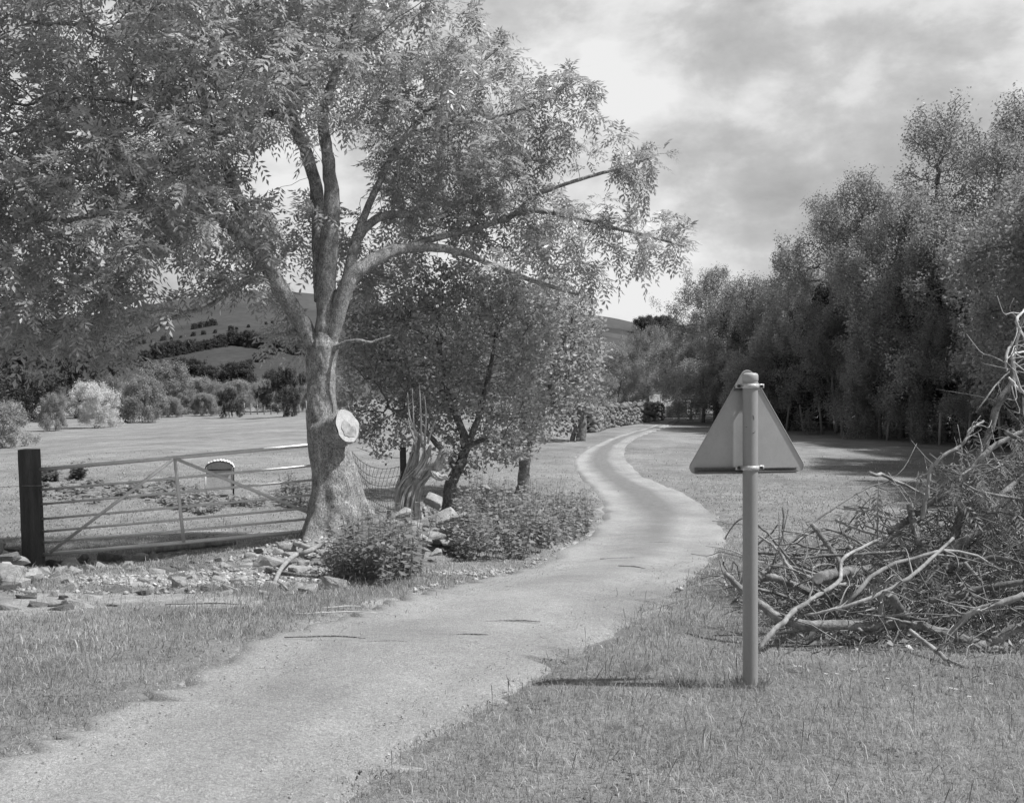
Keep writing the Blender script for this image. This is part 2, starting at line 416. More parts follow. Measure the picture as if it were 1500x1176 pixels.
dirt = np.maximum.reduce([.6*ss((.25-ed)/.4), .85*pw(120, 880, 1.7, .75), .85*pw(290, 850, 1.8, .9), .9*pw(400, 840, 1.4, .9), .95*pw(440, 800, .9, .6), .95*pw(740, 838, .9, .5), .6*pw(30, 870, 1.5, .7), .5*pw(330, 780, 1.6, .9)])
dirt = np.where(dirt > .03, np.clip(dirt+.35*vnoise(fx, fy, .7, 51)+.22*vnoise(fx, fy, .25, 52), 0, 1), 0)
mb = MB(); nx = len(gx); i = np.arange(len(gy)-1)[:, None]*nx; j = np.arange(nx-1)[None]
mb.add(np.stack([fx, fy, gz], 1), np.stack([i+j, i+j+1, i+nx+j+1, i+nx+j], -1).reshape(-1, 4), dirt)
tag(mb.build('ground', M['turf']), 'short sheep grazed pasture with bare earth by the gate', 'ground', kind='structure')
def is_dirt(x, y): 
    ix = np.clip(np.searchsorted(gx, x), 0, nx-1); iy = np.clip(np.searchsorted(gy, y), 0, len(gy)-1)
    return dirt.reshape(len(gy), nx)[iy, ix]

mb = MB(); K = 22; t = np.linspace(0, 1, K)
rg = R(3); wob = np.interp(np.arange(420), np.arange(0, 420, 2), rg.normal(size=210))*.07
fa = np.clip(9/np.maximum(Lw[:, 1], 1), .12, 1); Lq = Lw+nrm(Lw-Rw)*(.02+wob*fa)[:, None]; Rq = Rw+nrm(Rw-Lw)*(.02+np.roll(wob, 37)*fa)[:, None]
TP = Lq[:, None]*(1-t)[None, :, None]+Rq[:, None]*t[None, :, None]
crown = .035*(1-(2*t-1)**2); rut = -.022*np.exp(-((t-.24)/.09)**2)-.022*np.exp(-((t-.76)/.09)**2)
tz = hz(TP[..., 0], TP[..., 1])+crown*.6+rut+np.where((t < .01) | (t > .99), -.05, .004)
w_mid = np.exp(-((t-.5)/.19)**2)[None]*ss((TP[..., 1]-11)/12)*.75+.28*np.exp(-((t-.5)/.12)**2)[None]*ss((TP[..., 1]-7)/8)
w_edge = np.exp(-(np.minimum(t, 1-t)/.07)**2)[None]*(.45+.45*vnoise(TP[..., 0], TP[..., 1]*.7, .5, 46))
i = np.arange(419)[:, None]*K; j = np.arange(K-1)[None]
mb.add(np.concatenate([TP, tz[..., None]], -1).reshape(-1, 3), np.stack([i+j, i+j+1, i+K+j+1, i+K+j], -1).reshape(-1, 4), np.clip(np.maximum(w_mid, w_edge)+.16*vnoise(TP[..., 0]+TP[..., 1]*.1, TP[..., 1]*.35, .5, 44)+.08*vnoise(TP[..., 0], TP[..., 1], .3, 45)+.1*np.exp(-((t-.5)/.22)**2)[None], 0, 1).ravel())
tag(mb.build('track', M['gravel']), 'pale gravel farm track curving away between the trees', 'track', kind='structure')

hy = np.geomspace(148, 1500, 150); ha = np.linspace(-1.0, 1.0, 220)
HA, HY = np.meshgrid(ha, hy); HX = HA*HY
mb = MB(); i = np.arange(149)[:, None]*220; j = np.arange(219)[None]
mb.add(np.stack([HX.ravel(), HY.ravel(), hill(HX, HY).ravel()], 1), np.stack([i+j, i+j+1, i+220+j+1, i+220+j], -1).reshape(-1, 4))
tag(mb.build('hills', M['pasture']), 'hill pastures darkened for cloud shadow rising behind the valley fields', 'hill', kind='structure')

# ------------------------------------------------------------------ grass blades and gravel bits near the camera
def grass(seed, y0, y1, dens, h, w, lean, maxd=None, xm=.56):
    rg = R(seed); area = xm*(y1**2-y0**2); n = int(area*dens)
    y = np.sqrt(rg.uniform(y0**2, y1**2, n)); x = rg.uniform(-xm, xm, n)*y
    d = edge_dist(x, y); k = (d > -.02+.12*vnoise(x, y, .45, 15)+.06*vnoise(x, y, .12, 16)-.5*rg.random(n)**9)
    tuft = vnoise(x, y, .35, 7)*.5+vnoise(x, y, 1.3, 8)*.5
    k &= rg.random(n) < np.clip(.85+tuft*.5, .2, 1)
    k &= rg.random(n) > is_dirt(x, y)*np.where(d < .8, .9, 1.15)
    k &= rg.random(n) < 1-.93*ss((y-17)/17)
    x, y, tuft, d = x[k], y[k], tuft[k], d[k]; n = len(x)
    z = hz(x, y)-.006
    hh = h*np.exp(rg.normal(size=n)*.32)*(1+.45*np.clip(tuft, -.5, 1))*np.where(rg.random(n) < .02, 1.9, 1)*(.65+.35*ss(d/.35))
    a = rg.uniform(0, 2*np.pi, n)+vnoise(x, y, .5, 9)*1.2; ln = lean*rg.uniform(.2, 1.5, n)
    dr = np.stack([np.cos(a), np.sin(a), np.zeros(n)], 1); sd = np.stack([-np.sin(a), np.cos(a), np.zeros(n)], 1)
    tw = rg.uniform(-1.2, 1.2, n); sd = nrm(sd*np.cos(tw)[:, None]+dr*np.sin(tw)[:, None])
    P = np.stack([x, y, z], 1); up = np.array([0, 0, 1.])
    ww = (w*rg.uniform(.6, 1.3, n))[:, None]; H = hh[:, None]; Ln = ln[:, None]
    m_ = P+up*H*.55+dr*H*Ln*.3; t_ = P+up*H*np.clip(1-.35*Ln, .3, 1)+dr*H*Ln
    V = np.stack([P-sd*ww*.5, P+sd*ww*.5, m_+sd*ww*.42, m_-sd*ww*.42, t_], 1).reshape(-1, 3)
    b = np.arange(n)[:, None]*5
    sh = np.clip(.40+vnoise(x, y, 1.1, 11)*.24+vnoise(x, y, .25, 12)*.18+rg.normal(size=n)*.24, 0, 1)
    sh = np.where(rg.random(n) < .07, .97, sh)
    mb = MB(); mb.add(V, [b+np.array([[0, 1, 2, 3]]), b+np.array([[3, 2, 4]])], np.repeat(sh, 5)); return mb
GR = [grass(21, 2.6, 5.8, 5600, .042, .0032, 1.0), grass(22, 5.8, 9.5, 2800, .044, .0048, .9), grass(23, 9.5, 16, 1300, .04, .008, 1.1), grass(24, 16, 36, 230, .036, .017, 1.2)]
gm = MB()
for q in GR:
    gm.add(np.concatenate(q.V), [np.concatenate(q.F[4]), np.concatenate(q.F[3])], np.concatenate(q.A))
tag(gm.build('grass', M['grass_blade'], smooth=False), 'short turf blades covering the verges and pasture', 'grass', kind='stuff')

def bits(seed, n, y0, y1, s0, s1, where):
    rg = R(seed); y = np.sqrt(rg.uniform(y0**2, y1**2, n)); x = rg.uniform(-.56, .56, n)*y
    d = edge_dist(x, y); k = where(x, y, d, rg); x, y = x[k], y[k]; n = len(x)
    s = s0*(s1/s0)**(rg.random(n)**2.5); z = hz(x, y)+.008
    O = np.array([[1, 0, 0], [-1, 0, 0], [0, 1, 0], [0, -1, 0], [0, 0, 1], [0, 0, -1]], float)
    a = rg.uniform(0, 6.28, n); c, sn = np.cos(a), np.sin(a)
    V = O[None]*(s[:, None, None]*rg.uniform(.6, 1.2, (n, 6, 1)))*np.array([1, .75, .5])
    V = np.stack([V[..., 0]*c[:, None]-V[..., 1]*sn[:, None], V[..., 0]*sn[:, None]+V[..., 1]*c[:, None], V[..., 2]], -1)+np.stack([x, y, z], 1)[:, None]
    Ft = np.array([[0, 2, 4], [2, 1, 4], [1, 3, 4], [3, 0, 4], [2, 0, 5], [1, 2, 5], [3, 1, 5], [0, 3, 5]])
    mb = MB(); mb.add(V.reshape(-1, 3), (np.arange(n)[:, None, None]*6+Ft).reshape(-1, 3), np.repeat(rg.random(n), 6)); return mb
q = bits(31, 110000, 2.8, 12, .0018, .009, lambda x, y, d, rg: (d < .06) & (rg.random(len(d)) < np.where(d > -.35, 1., .22)+.25*(vnoise(x, y, .8, 41) > .3)))
tag(q.build('loose_gravel', M['gravel_bit'], smooth=False), 'small loose stones lying on the gravel track', 'gravel', kind='stuff')
q = bits(32, 42000, 8.5, 16, .008, .055, lambda x, y, d, rg: (d > 0) & (is_dirt(x, y) > .3+.3*rg.random(len(d))))
tag(q.build('rubble_bits', M['gravel_bit'], smooth=False), 'small stone rubble strewn over bare earth by the gate', 'rubble', kind='stuff')
# pale wood chips and dead leaves on the bare earth
rg = R(33); n = 5200; y = np.sqrt(rg.uniform(8.5**2, 15**2, n)); x = rg.uniform(-.52, .1, n)*y; k = (is_dirt(x, y) > .35+.4*rg.random(n)) & (edge_dist(x, y) > .05)
x, y = x[k], y[k]; n = len(x); ax = nrm(rg.normal(size=(n, 3))*[1, 1, .25]); sdv = nrm(np.cross(ax, nrm(rg.normal(size=(n, 3))*.35+[0, 0, 1])))
mb = MB(); leaf_quads(mb, np.stack([x, y, hz(x, y)+.015], 1), ax, sdv, rg.uniform(.02, .07, n), rg.uniform(.008, .03, n), rg.random(n))
tag(mb.build('wood_chips', M['chip'], smooth=False), 'pale wood chips and dead leaves on the earth around the ash', 'wood chips', kind='stuff')

# ------------------------------------------------------------------ stones
def stone_mesh(seed, mat, sub=3, flat=.55):
    import bmesh
    rg = R(seed); bm = bmesh.new(); n = 15
    p = rg.uniform(-1, 1, (n, 3)); p = np.sign(p)*np.abs(p)**.55; p[:, 2] *= flat; p[:, 1] *= rg.uniform(.55, .85)
    for q in p: bm.verts.new(q*.85)
    r_ = bmesh.ops.convex_hull(bm, input=bm.verts); bmesh.ops.delete(bm, geom=list({g for g in r_['geom_interior']+r_['geom_unused'] if isinstance(g, bmesh.types.BMVert)}), context='VERTS')
    bmesh.ops.bevel(bm, geom=bm.edges[:]+bm.verts[:], offset=.09, segments=2, affect='EDGES', profile=.6, clamp_overlap=True)
    bmesh.ops.triangulate(bm, faces=bm.faces[:]); bmesh.ops.subdivide_edges(bm, edges=bm.edges[:], cuts=2, use_grid_fill=True)
    for v in bm.verts: q = Vector(v.co*2.2)+Vector((seed, 0, 0)); v.co += v.co.normalized()*(mnoise.fractal(q, .9, 2, 4)*.055+mnoise.noise(q*4)*.015)
    bmesh.ops.recalc_face_normals(bm, faces=bm.faces[:])
    me = bpy.data.meshes.new('stone'); bm.to_mesh(me); bm.free(); me.materials.append(mat)
    me.polygons.foreach_set('use_smooth', np.ones(len(me.polygons), bool)); me.attributes.new('shade', 'FLOAT', 'POINT'); return me
STN = [stone_mesh(40+i, M['stone'] if i % 4 else M['stone_dark'], flat=[.32, .5, .7][i % 3]) for i in range(12)]
def stone(px, py, s, label, group=None, up=.35, rg=R(50), loc=None, k=None, asp=1.0, rx=.25):
    q = G(px, py) if loc is None else np.array(loc, float)
    o = place('stone', STN[rg.integers(12) if k is None else k])
    o.location = (q[0], q[1], q[2]+s*up*.6); o.rotation_euler = (rg.normal()*rx, rg.normal()*rx, rg.uniform(-.5, .5)+(math.pi if rg.random() < .5 else 0))
    o.scale = (s*asp, s*rg.uniform(.85, 1.1), s*rg.uniform(.85, 1.15)); return tag(o, label, 'stone', group)
rgs = R(51)
g1 = 'small stones of the row under the gate'
for px, py, s, lb in [(160, 822, .17, 'smooth pale rounded boulder sitting in the row under the gate'), (205, 821, .13, 'square pale stone at the right end of the row under the gate'), (110, 834, .20, 'long flat stone just right of the dark gate post'), (75, 830, .16, 'flat shaded stone touching the foot of the gate post'), (140, 829, .12, 'dark flat stone tucked beside the rounded boulder'), (40, 846, .14, 'rounded pale stone leaning in front of the gate post')]:
    stone(px, py, s, lb, rg=rgs, asp=1.1)
for px, py, s in [(92, 838, .11), (128, 836, .13), (150, 834, .11), (175, 829, .1), (188, 830, .08), (62, 843, .1), (80, 848, .08), (226, 818, .09), (215, 828, .07), (108, 842, .09), (242, 815, .08), (120, 824, .12), (182, 820, .09), (262, 812, .07), (98, 828, .12), (55, 851, .09)]:
    stone(px, py, s, 'small weathered stone in the row under the gate', g1, rg=rgs)
g2 = 'stones of the tumbled wall left of the gate post'
for px, py, s, u in [(8, 846, .22, .3), (28, 842, .17, .3), (-20, 850, .25, .3), (-55, 850, .25, .3), (5, 834, .2, 1.3), (30, 832, .15, 1.3), (-30, 838, .22, 1.4), (12, 826, .17, 2.4), (-15, 829, .2, 2.3), (32, 822, .11, 2.8), (22, 854, .12, .2), (0, 860, .14, .2), (-35, 862, .16, .2), (-80, 850, .24, .4), (-90, 838, .22, 1.4), (33, 850, .1, .3), (14, 838, .12, .9)]:
    stone(px, py+6, s, 'grey stone in the tumbled wall left of the gate post', g2, u, rgs, asp=1.2)
g3 = 'stones tumbled between the ash trunk and the hawthorn'
for px, py, s, u, lb in [(632, 772, .24, 3.2, 'large pale angular boulder on the stone heap right of the ash'), (650, 786, .2, 2.0, 'two toned rounded boulder low on the stone heap by the nettles'), (592, 762, .22, 2.4, 'long mossy stone leaning beside the base of the hawthorn stump')]:
    stone(px, py, s, lb, None, u, rgs)
for px, py, s, u in [(578, 770, .16, .5), (590, 782, .13, .3), (612, 772, .14, .5), (618, 790, .12, .3), (608, 800, .12, .3), (640, 806, .14, .3), (625, 812, .12, .2), (656, 772, .14, 1.0), (662, 760, .13, 1.3), (645, 764, .12, 1.0), (570, 790, .12, .3), (655, 810, .11, .2), (600, 818, .1, .2), (670, 806, .1, .2), (636, 822, .09, .2), (615, 758, .14, .6), (584, 758, .13, .4), (560, 762, .13, .4)]:
    stone(px, py, s*1.15, 'grey stone tumbled between the ash trunk and the hawthorn', g3, u+1.6, rgs)
for px, py, s, u in [(640, 800, .15, 1.2), (622, 796, .16, 1.0), (606, 790, .15, 1.6), (586, 775, .17, 2.2), (612, 764, .15, 3.4), (656, 800, .14, .8), (664, 792, .12, 1.6), (576, 782, .14, 1.6), (628, 760, .14, 4.0)]:
    stone(px, py, s, 'grey stone tumbled between the ash trunk and the hawthorn', g3, u, rgs)
g4 = 'dark stones still stacked behind the hawthorn trunk'
for a in range(4):
    for b in range(4):
        q = G(672+a*8, 765); stone(0, 0, .12, 'dark stone still stacked in the wall behind the hawthorn trunk', g4, .3, rgs, loc=(q[0]+.05*b % .2, q[1]+.3+a*.12, q[2]+.1+b*.13))
g5 = 'flat stones half buried in the bare earth before the ash'
for px, py, s in [(262, 855, .1), (300, 862, .11), (335, 858, .12), (308, 847, .09), (345, 838, .12), (360, 828, .1), (330, 870, .08), (395, 822, .13), (425, 815, .12), (405, 840, .09), (350, 850, .07), (275, 868, .07), (245, 846, .07), (460, 835, .09), (445, 828, .1), (18, 892, .12), (60, 888, .13), (90, 893, .1), (150, 870, .07), (35, 902, .08), (225, 862, .06), (290, 838, .07)]:
    stone(px, py, s, 'flat stone half buried in the bare earth before the ash', g5, -.05, rgs, rx=.12)
for px, py, s, lb in [(442, 838, .17, 'pale tilted slab among the sticks in front of the ash roots'), (395, 833, .2, 'broad pale boulder bedded in the earth left of the ash roots'), (488, 862, .15, 'pale pointed stone standing at the left edge of the nettles'), (452, 868, .12, 'low rounded stone alone on the turf in front of the sticks'), (420, 808, .16, 'pale stone wedged against the left root flare of the ash')]:
    stone(px, py, s, lb, None, .5, rgs)

g6 = 'pale broken slabs strewn on the earth between the gate and the ash'
rgq = R(57)
for k in range(70):
    px, py = rgq.uniform(190, 480), rgq.uniform(808, 872)
    if py < 830 and px < 260: continue
    stone(px, py, rgq.uniform(.045, .12), 'pale broken slab strewn on the earth between gate and ash', g6, .15, rgq, rx=.2)
g7 = 'pale rubble stones lying at the foot of the tumbled wall left of the gate'
for k in range(34):
    stone(rgq.uniform(-40, 190), rgq.uniform(850, 890), rgq.uniform(.05, .13), 'pale rubble stone lying on the earth left of the gate middle', g7, -.1, rgq, rx=.2)
# ------------------------------------------------------------------ dry stone walls further off (each one thing)
def drywall(name, pts, h, s, seed, mat, label):
    rg = R(seed); pts = np.array(pts); seg = np.linalg.norm(np.diff(pts, axis=0), axis=1); Lt = seg.sum(); cum = np.concatenate([[0], np.cumsum(seg)])
    mb = MB(); base = STN[1]; bv = np.zeros(len(base.vertices)*3); base.vertices.foreach_get('co', bv); bv = bv.reshape(-1, 3)
    import bmesh
    bm = bmesh.new(); bmesh.ops.create_icosphere(bm, subdivisions=1, radius=1); V0 = np.array([v.co[:] for v in bm.verts]); F0 = np.array([[v.index for v in f.verts] for f in bm.faces]); bm.free()
    rows = int(h/(s*.62))
    for r_ in range(rows):
        t = rg.random()*s
        while t < Lt:
            w = s*rg.uniform(.6, 1.5); x = np.interp(t, cum, pts[:, 0]); y = np.interp(t, cum, pts[:, 1]); i = min(np.searchsorted(cum, t, 'right')-1, len(seg)-1); d = (pts[i+1]-pts[i])/seg[i]
            hh = s*.42
            if r_ < rows-1 or rg.random() < .75:
                for sd in (-.12, .12):
                    w2 = w*rg.uniform(.7, 1.2); v = V0*(1+rg.normal(size=(len(V0), 1))*.16)*[w2*.55, .2, hh*rg.uniform(.7, 1.5)]; tl_ = rg.normal()*.35; v = np.stack([v[:, 0]*math.cos(tl_)-v[:, 2]*math.sin(tl_), v[:, 1], v[:, 0]*math.sin(tl_)+v[:, 2]*math.cos(tl_)], 1)
                    v = np.stack([v[:, 0]*d[0]-v[:, 1]*d[1], v[:, 0]*d[1]+v[:, 1]*d[0], v[:, 2]], 1)
                    mb.add(v+[x-d[1]*sd, y+d[0]*sd, float(hz(x, y))+hh*.6+r_*s*.62+rg.normal()*.06], F0, rg.random())
            t += w*.95
    return tag(mb.build(name, mat, smooth=False), label, 'wall')
e = lambda px, py: G(px, py)[:2]
M['wall_stone'] = surf('wall_stone', .14, .34, 1.5, 14, .95, .5, .02, attr=True)
drywall('dry_stone_wall', [e(862, 634), e(885, 627), e(915, 623), e(940, 619), e(968, 615)], 1.25, .30, 61, M['wall_stone'], 'long rough dry stone wall left of the track near its far bend')
def thin_fence(name, A, B, n, h, pw_, wires, label, mat=M['fence_wood'], jitter=0, seed=0, picks=None):
    rg = R(seed); root = empty(name, (A[0], A[1], float(hz(A[0], A[1])))); tag(root, label, 'fence')
    o = np.array(root.location); tops = []
    for t in (picks if picks is not None else np.linspace(0, 1, n)):
        x, y = A[0]*(1-t)+B[0]*t, A[1]*(1-t)+B[1]*t; z = float(hz(x, y)); mb = MB()
        lx, ly = rg.normal(size=2)*jitter; hh = h*rg.uniform(.88, 1.08)
        tube(mb, np.array([[x, y, z-.05], [x+lx*.5, y+ly*.5, z+hh*.5], [x+lx, y+ly, z+hh]])-o, pw_*rg.uniform(.8, 1.15), 7)
        mb.build('post', mat, root); tops.append((x+lx, y+ly, z, hh))
    mb = MB()
    for w in wires:
        P = [np.array([a, b, c+hh*w])-o for a, b, c, hh in tops]; tube(mb, P, .007, 4)
    mb.build('wire', M['wire'], root); return root
thin_fence('wire_fence', e(880, 623), e(968, 610), 7, 1.1, .06, (.35, .6, .85), 'pale post and wire fence standing above the far stone wall', seed=62)
# the pale wall closing the bend
q = G(972, 612); q2 = (X(1005, q[1]+2), q[1]+2)
mb = MB(); A_ = q[:2]; B_ = np.array(q2)
for k in range(5):
    n_ = 16; P = np.stack([np.linspace(A_[0], B_[0], n_), np.linspace(A_[1], B_[1], n_)], 1); rgk = R(64+k)
    for a, b in zip(P[:-1], P[1:]):
        c = (a+b)/2; L_ = np.linalg.norm(b-a); mb.box((c[0], c[1]+rgk.normal()*.01, float(hz(*c))+.09+k*.15), (L_*.98, .3, .15), None)
tag(mb.build('roadside_wall', M['pale_stone'], smooth=False), 'low pale stone wall closing the view where the track disappears', 'wall')

# ------------------------------------------------------------------ ash tree
AY = 13.0
ash = empty('ash_tree', (X(498, AY), AY, float(hz(X(498, AY), AY)))); O = np.array(ash.location)
tag(ash, 'large ash tree beside the gate with a sawn off limb and spreading pale foliage', 'tree')
def pxp(L): return np.array([W(a, b, c) for a, b, c in L])
sc_ = AY/F
limbs = {  # name: (points (px,py,depth), radii px)
 'trunk': ([(500, 802, 13), (496, 770, 13), (492, 730, 13), (489, 690, 13), (480, 650, 13), (472, 610, 13), (470, 570, 13), (470, 535, 13), (472, 508, 13), (473, 488, 13), (475, 470, 13)], [64, 51, 39, 33, 28, 23, 21, 21, 21.5, 15, 5]),
 'A': ([(468, 530, 13), (448, 480, 12.95), (425, 445, 12.85), (402, 405, 12.7), (382, 370, 12.6), (350, 338, 12.4), (305, 312, 12.1), (245, 300, 11.8), (170, 310, 11.5), (90, 330, 11.2)], [11, 12, 12.5, 12, 10.5, 8, 6.5, 5, 4, 3]),
 'A2': ([(358, 345, 12.45), (352, 300, 12.6), (338, 260, 12.7), (322, 215, 12.8), (308, 170, 12.9), (285, 110, 13), (255, 50, 13.1), (240, -20, 13.2), (230, -120, 13.2)], [9, 8.5, 8, 7.5, 6.5, 5.5, 4.5, 3.5, 2.5]),
 'B': ([(473, 530, 13), (477, 470, 13), (478, 420, 13.05), (482, 370, 13.1), (486, 320, 13.1), (485, 270, 13.1), (479, 220, 13.1), (474, 170, 13.1), (492, 110, 13.1), (520, 40, 13.2), (535, -60, 13.3), (540, -160, 13.3)], [14, 15, 14.5, 13.5, 12.5, 10.5, 9, 8, 6.5, 5.5, 4, 2.5]),
 'B2': ([(470, 440, 13.1), (467, 370, 13.3), (466, 320, 13.4), (461, 270, 13.4), (449, 220, 13.4), (432, 178, 13.4), (425, 110, 13.5), (440, 30, 13.6), (430, -70, 13.6), (400, -170, 13.6)], [11, 10, 10, 10, 9, 8, 6, 5, 4, 2.5]),
 'B3': ([(434, 180, 13.4), (400, 168, 13.2), (360, 168, 13), (318, 180, 12.7), (260, 175, 12.3), (190, 150, 12), (110, 140, 11.7)], [7, 6, 5.5, 5, 4.5, 3.5, 2.5]),
 'C': ([(477, 528, 12.98), (494, 460, 12.95), (508, 420, 12.95), (530, 392, 12.95), (565, 370, 13), (605, 362, 13.05), (645, 362, 13.1), (690, 372, 13.1), (735, 392, 13.2), (790, 412, 13.2), (850, 430, 13.3)], [10, 12, 12, 10.5, 9, 7.5, 6.5, 5.5, 4.5, 3.5, 2]),
 'C2': ([(590, 364, 13.05), (650, 345, 13.3), (715, 330, 13.5), (770, 312, 13.6), (830, 320, 13.7), (890, 335, 13.8), (950, 350, 13.8), (1000, 365, 13.8)], [6, 5.5, 5, 4.5, 4, 3.2, 2.5, 1.5]),
 'C3': ([(740, 325, 13.55), (790, 285, 13.4), (850, 262, 13.3), (915, 245, 13.3), (965, 225, 13.3)], [4, 3.5, 3, 2.2, 1.3]),
 'D': ([(505, 425, 13), (512, 385, 13.2), (520, 350, 13.4), (545, 322, 13.5), (575, 314, 13.5), (600, 316, 13.5)], [9, 8, 7.5, 6.5, 6, 5.5]),
 'D2': ([(520, 350, 13.4), (545, 290, 13.6), (580, 220, 13.8), (640, 150, 14), (700, 100, 14), (745, 60, 14)], [6, 5.5, 5, 4, 3, 2]),
 'D3': ([(600, 195, 13.9), (680, 180, 13.8), (750, 165, 13.7), (810, 140, 13.7), (840, 115, 13.7)], [4, 3.5, 3, 2.3, 1.5]),
 'E': ([(404, 408, 12.7), (370, 412, 12.5), (335, 425, 12.3), (300, 450, 12.1), (262, 460, 12), (225, 480, 11.9), (170, 505, 11.8), (112, 528, 11.7)], [4.5, 3.8, 3.4, 3, 2.7, 2.4, 1.8, 1]),
 'E2': ([(305, 312, 12.1), (250, 345, 11.8), (205, 385, 11.6), (170, 425, 11.4), (130, 465, 11.3), (80, 500, 11.2)], [4.5, 4, 3.6, 3.2, 2.4, 1.4]),
 'F': ([(484, 512, 12.95), (505, 503, 12.85), (522, 498, 12.8), (545, 499, 12.8), (570, 490, 12.8)], [5, 3.6, 2.8, 2, 1]),
 'H': ([(440, 460, 12.9), (425, 440, 13.1), (412, 420, 13.2), (400, 385, 13.4)], [5, 4, 3.5, 2.5]),
 'J': ([(322, 215, 12.8), (270, 190, 12.6), (210, 95+50, 12.3), (170, 75, 12), (110, 35, 11.9)], [4, 3.6, 3, 2.5, 1.5]),
}
mb = MB(); seeds = []; spar = []
for nm_, (pp, rr) in limbs.items():
    if nm_ in ('C', 'C2', 'C3', 'D', 'D2', 'D3'): pp = [(a, b, c+1.0*float(ss((a-500)/260))) for a, b, c in pp]
    P = pxp(pp)-O; m_ = len(P)*(16 if nm_ == 'trunk' else 5); S = spline(P, m_); rI = np.interp(np.linspace(0, len(P)-1, m_), np.arange(len(P)), rr)*sc_
    if nm_ != 'trunk':
        S = S+np.cumsum(R(hash(nm_) % 97 if False else len(nm_)*7+len(pp)).normal(size=S.shape), 0)*.004
    if nm_ in ('trunk',):                             # flared, fluted foot
        nS = 96; a = np.arange(nS)*2*np.pi/nS; d = np.gradient(S, axis=0); u = np.tile([1., 0, 0], (m_, 1)); v = np.tile([0, 1., 0], (m_, 1))
        hgt = np.linspace(0, 1, m_)[:, None]; fl = np.exp(-hgt*6.5)
        rr_ = rI[:, None]*(1+fl*(.26*np.sin(a*3+1.1)[None]+.22*np.sin(a*5+.4)[None]+.12*np.sin(a*9+2)[None])+.03*np.sin(a*4+hgt*9))
        V = S[:, None]+rr_[..., None]*(np.cos(a)[None, :, None]*u[:, None]+np.sin(a)[None, :, None]*v[:, None])
        V = V.reshape(-1, 3); nn = vnoise3(V, .16, 3)*.018+vnoise3(V*[1, 1, .5], .05, 4)*.008+vnoise3(V, .4, 6)*.02
        c = np.repeat(S, nS, 0); V = V+nrm((V-c)*[1, 1, 0])*nn[:, None]
        i = np.arange(m_-1)[:, None]*nS; j = np.arange(nS)[None]; k = (j+1) % nS
        mb.add(V, np.stack([i+j, i+k, i+nS+k, i+nS+j], -1).reshape(-1, 4))
    else:
        tube(mb, S, rI*(1+.0*S[:, 0]), 14 if rr[0] > 8 else 9, rough=.05, seed=len(pp))
    b = len(seeds)
    st = 2 if nm_ != 'trunk' else 14
    for q_i, s_ in enumerate(S[::st]): seeds.append(s_); spar.append(-1)
mb.build('trunk', M['ash_bark'], ash)
# the sawn limb stub on the right of the trunk
face = W(509, 625, 12.70)-O; dn_ = nrm(np.array([.80, -.58, .12])); stub = face-dn_*.32-np.array([0, 0, .06])
mb = MB(); S = spline(np.array([stub-dn_*.1, stub+(face-stub)*.4, face]), 12); tube(mb, S, np.linspace(.225, .20, 12), 26, cap=False, rough=.02, seed=5)
stub_o = mb.build('limb_stub', M['ash_bark'], ash)
u, v = frame(dn_[None]); u, v = u[0], v[0]
a = np.linspace(0, 2*np.pi, 40, endpoint=False); mb = MB(); rim = face+dn_*.004+(.203*(1+.10*np.sin(2*a+1)+.05*np.sin(3*a+.5)+.03*np.sin(7*a)))[:, None]*(np.cos(a)[:, None]*u+np.sin(a)[:, None]*v)
mb.poly(rim); mb.build('cut_face', M['cut_wood'], stub_o, smooth=False)
mb = MB(); cc = face+dn_*.007+np.array([.01, 0, -.035]); rim = cc+(.105*(1+.28*np.sin(2*a)+.14*np.sin(3*a+1)+.07*np.sin(7*a)))[:, None]*(np.cos(a)[:, None]*u+np.sin(a)[:, None]*v)
mb.poly(rim); mb.build('heartwood', M['cut_heart'], stub_o, smooth=False)

ell = [(230, 110, 330, 190, 12.5, 2.6, .72), (60, 330, 250, 170, 11.9, 2.2, 1.0), (510, 60, 230, 170, 13, 2.6, .72), (670, 200, 170, 140, 13.5, 2.0, 1.), (850, 330, 130, 78, 13.6, 1.3, 1.3),
       (800, 175, 95, 80, 13.6, 1.1, 1.3), (945, 350, 75, 55, 13.8, .8, 1.6), (600, 320, 150, 75, 13.6, 1.3, 1.2), (640, 250, 130, 90, 13.9, 1.4, 1.2), (740, 300, 110, 70, 13.7, 1.2, 1.3), (330, 400, 80, 30, 12.4, .9, 1.0), (480, 330, 60, 80, 13.8, 1.0, .9), (560, 410, 60, 40, 13.3, .8, .8), (200, 420, 120, 60, 11.9, 1.2, 1.0), (410, 480, 40, 60, 13.6, .6, .7), (60, 460, 150, 85, 11.6, 1.3, 1.1), (290, 330, 110, 80, 12, 1.4, 1.), (935, 235, 48, 45, 13.3, .6, 1.8),
       (-170, 230, 200, 230, 12, 2.4, .7), (690, 70, 72, 62, 14, .9, 1.3), (250, -170, 430, 150, 13, 3, .3), (838, 120, 26, 28, 13.6, .4, 2.5), (400, 330, 70, 60, 13.2, 1.2, .6), (880, 410, 75, 35, 13.3, .6, 1.2), (760, 390, 120, 40, 13.2, .9, .8), (170, 500, 70, 30, 11.8, .5, 1.4), (650, 10, 50, 40, 13.6, .6, 1)]
rg = R(71); att = []
for cx, cy, rx, ry, Y, rY, den in ell:
    if cx >= 470: Y += .55+.5*ss((cx-470)/200); rY *= .85
    vol = rx*ry*sc_*sc_*rY; n = int(vol*140*den)+20
    p = nrm(rg.normal(size=(n, 3)))*(rg.random((n, 1))**.42)
    att.append(np.stack([X(cx+p[:, 0]*rx, Y+p[:, 1]*rY), Y+p[:, 1]*rY, Z(cy-p[:, 2]*ry, Y+p[:, 1]*0)], 1)-O)
att = np.concatenate(att)
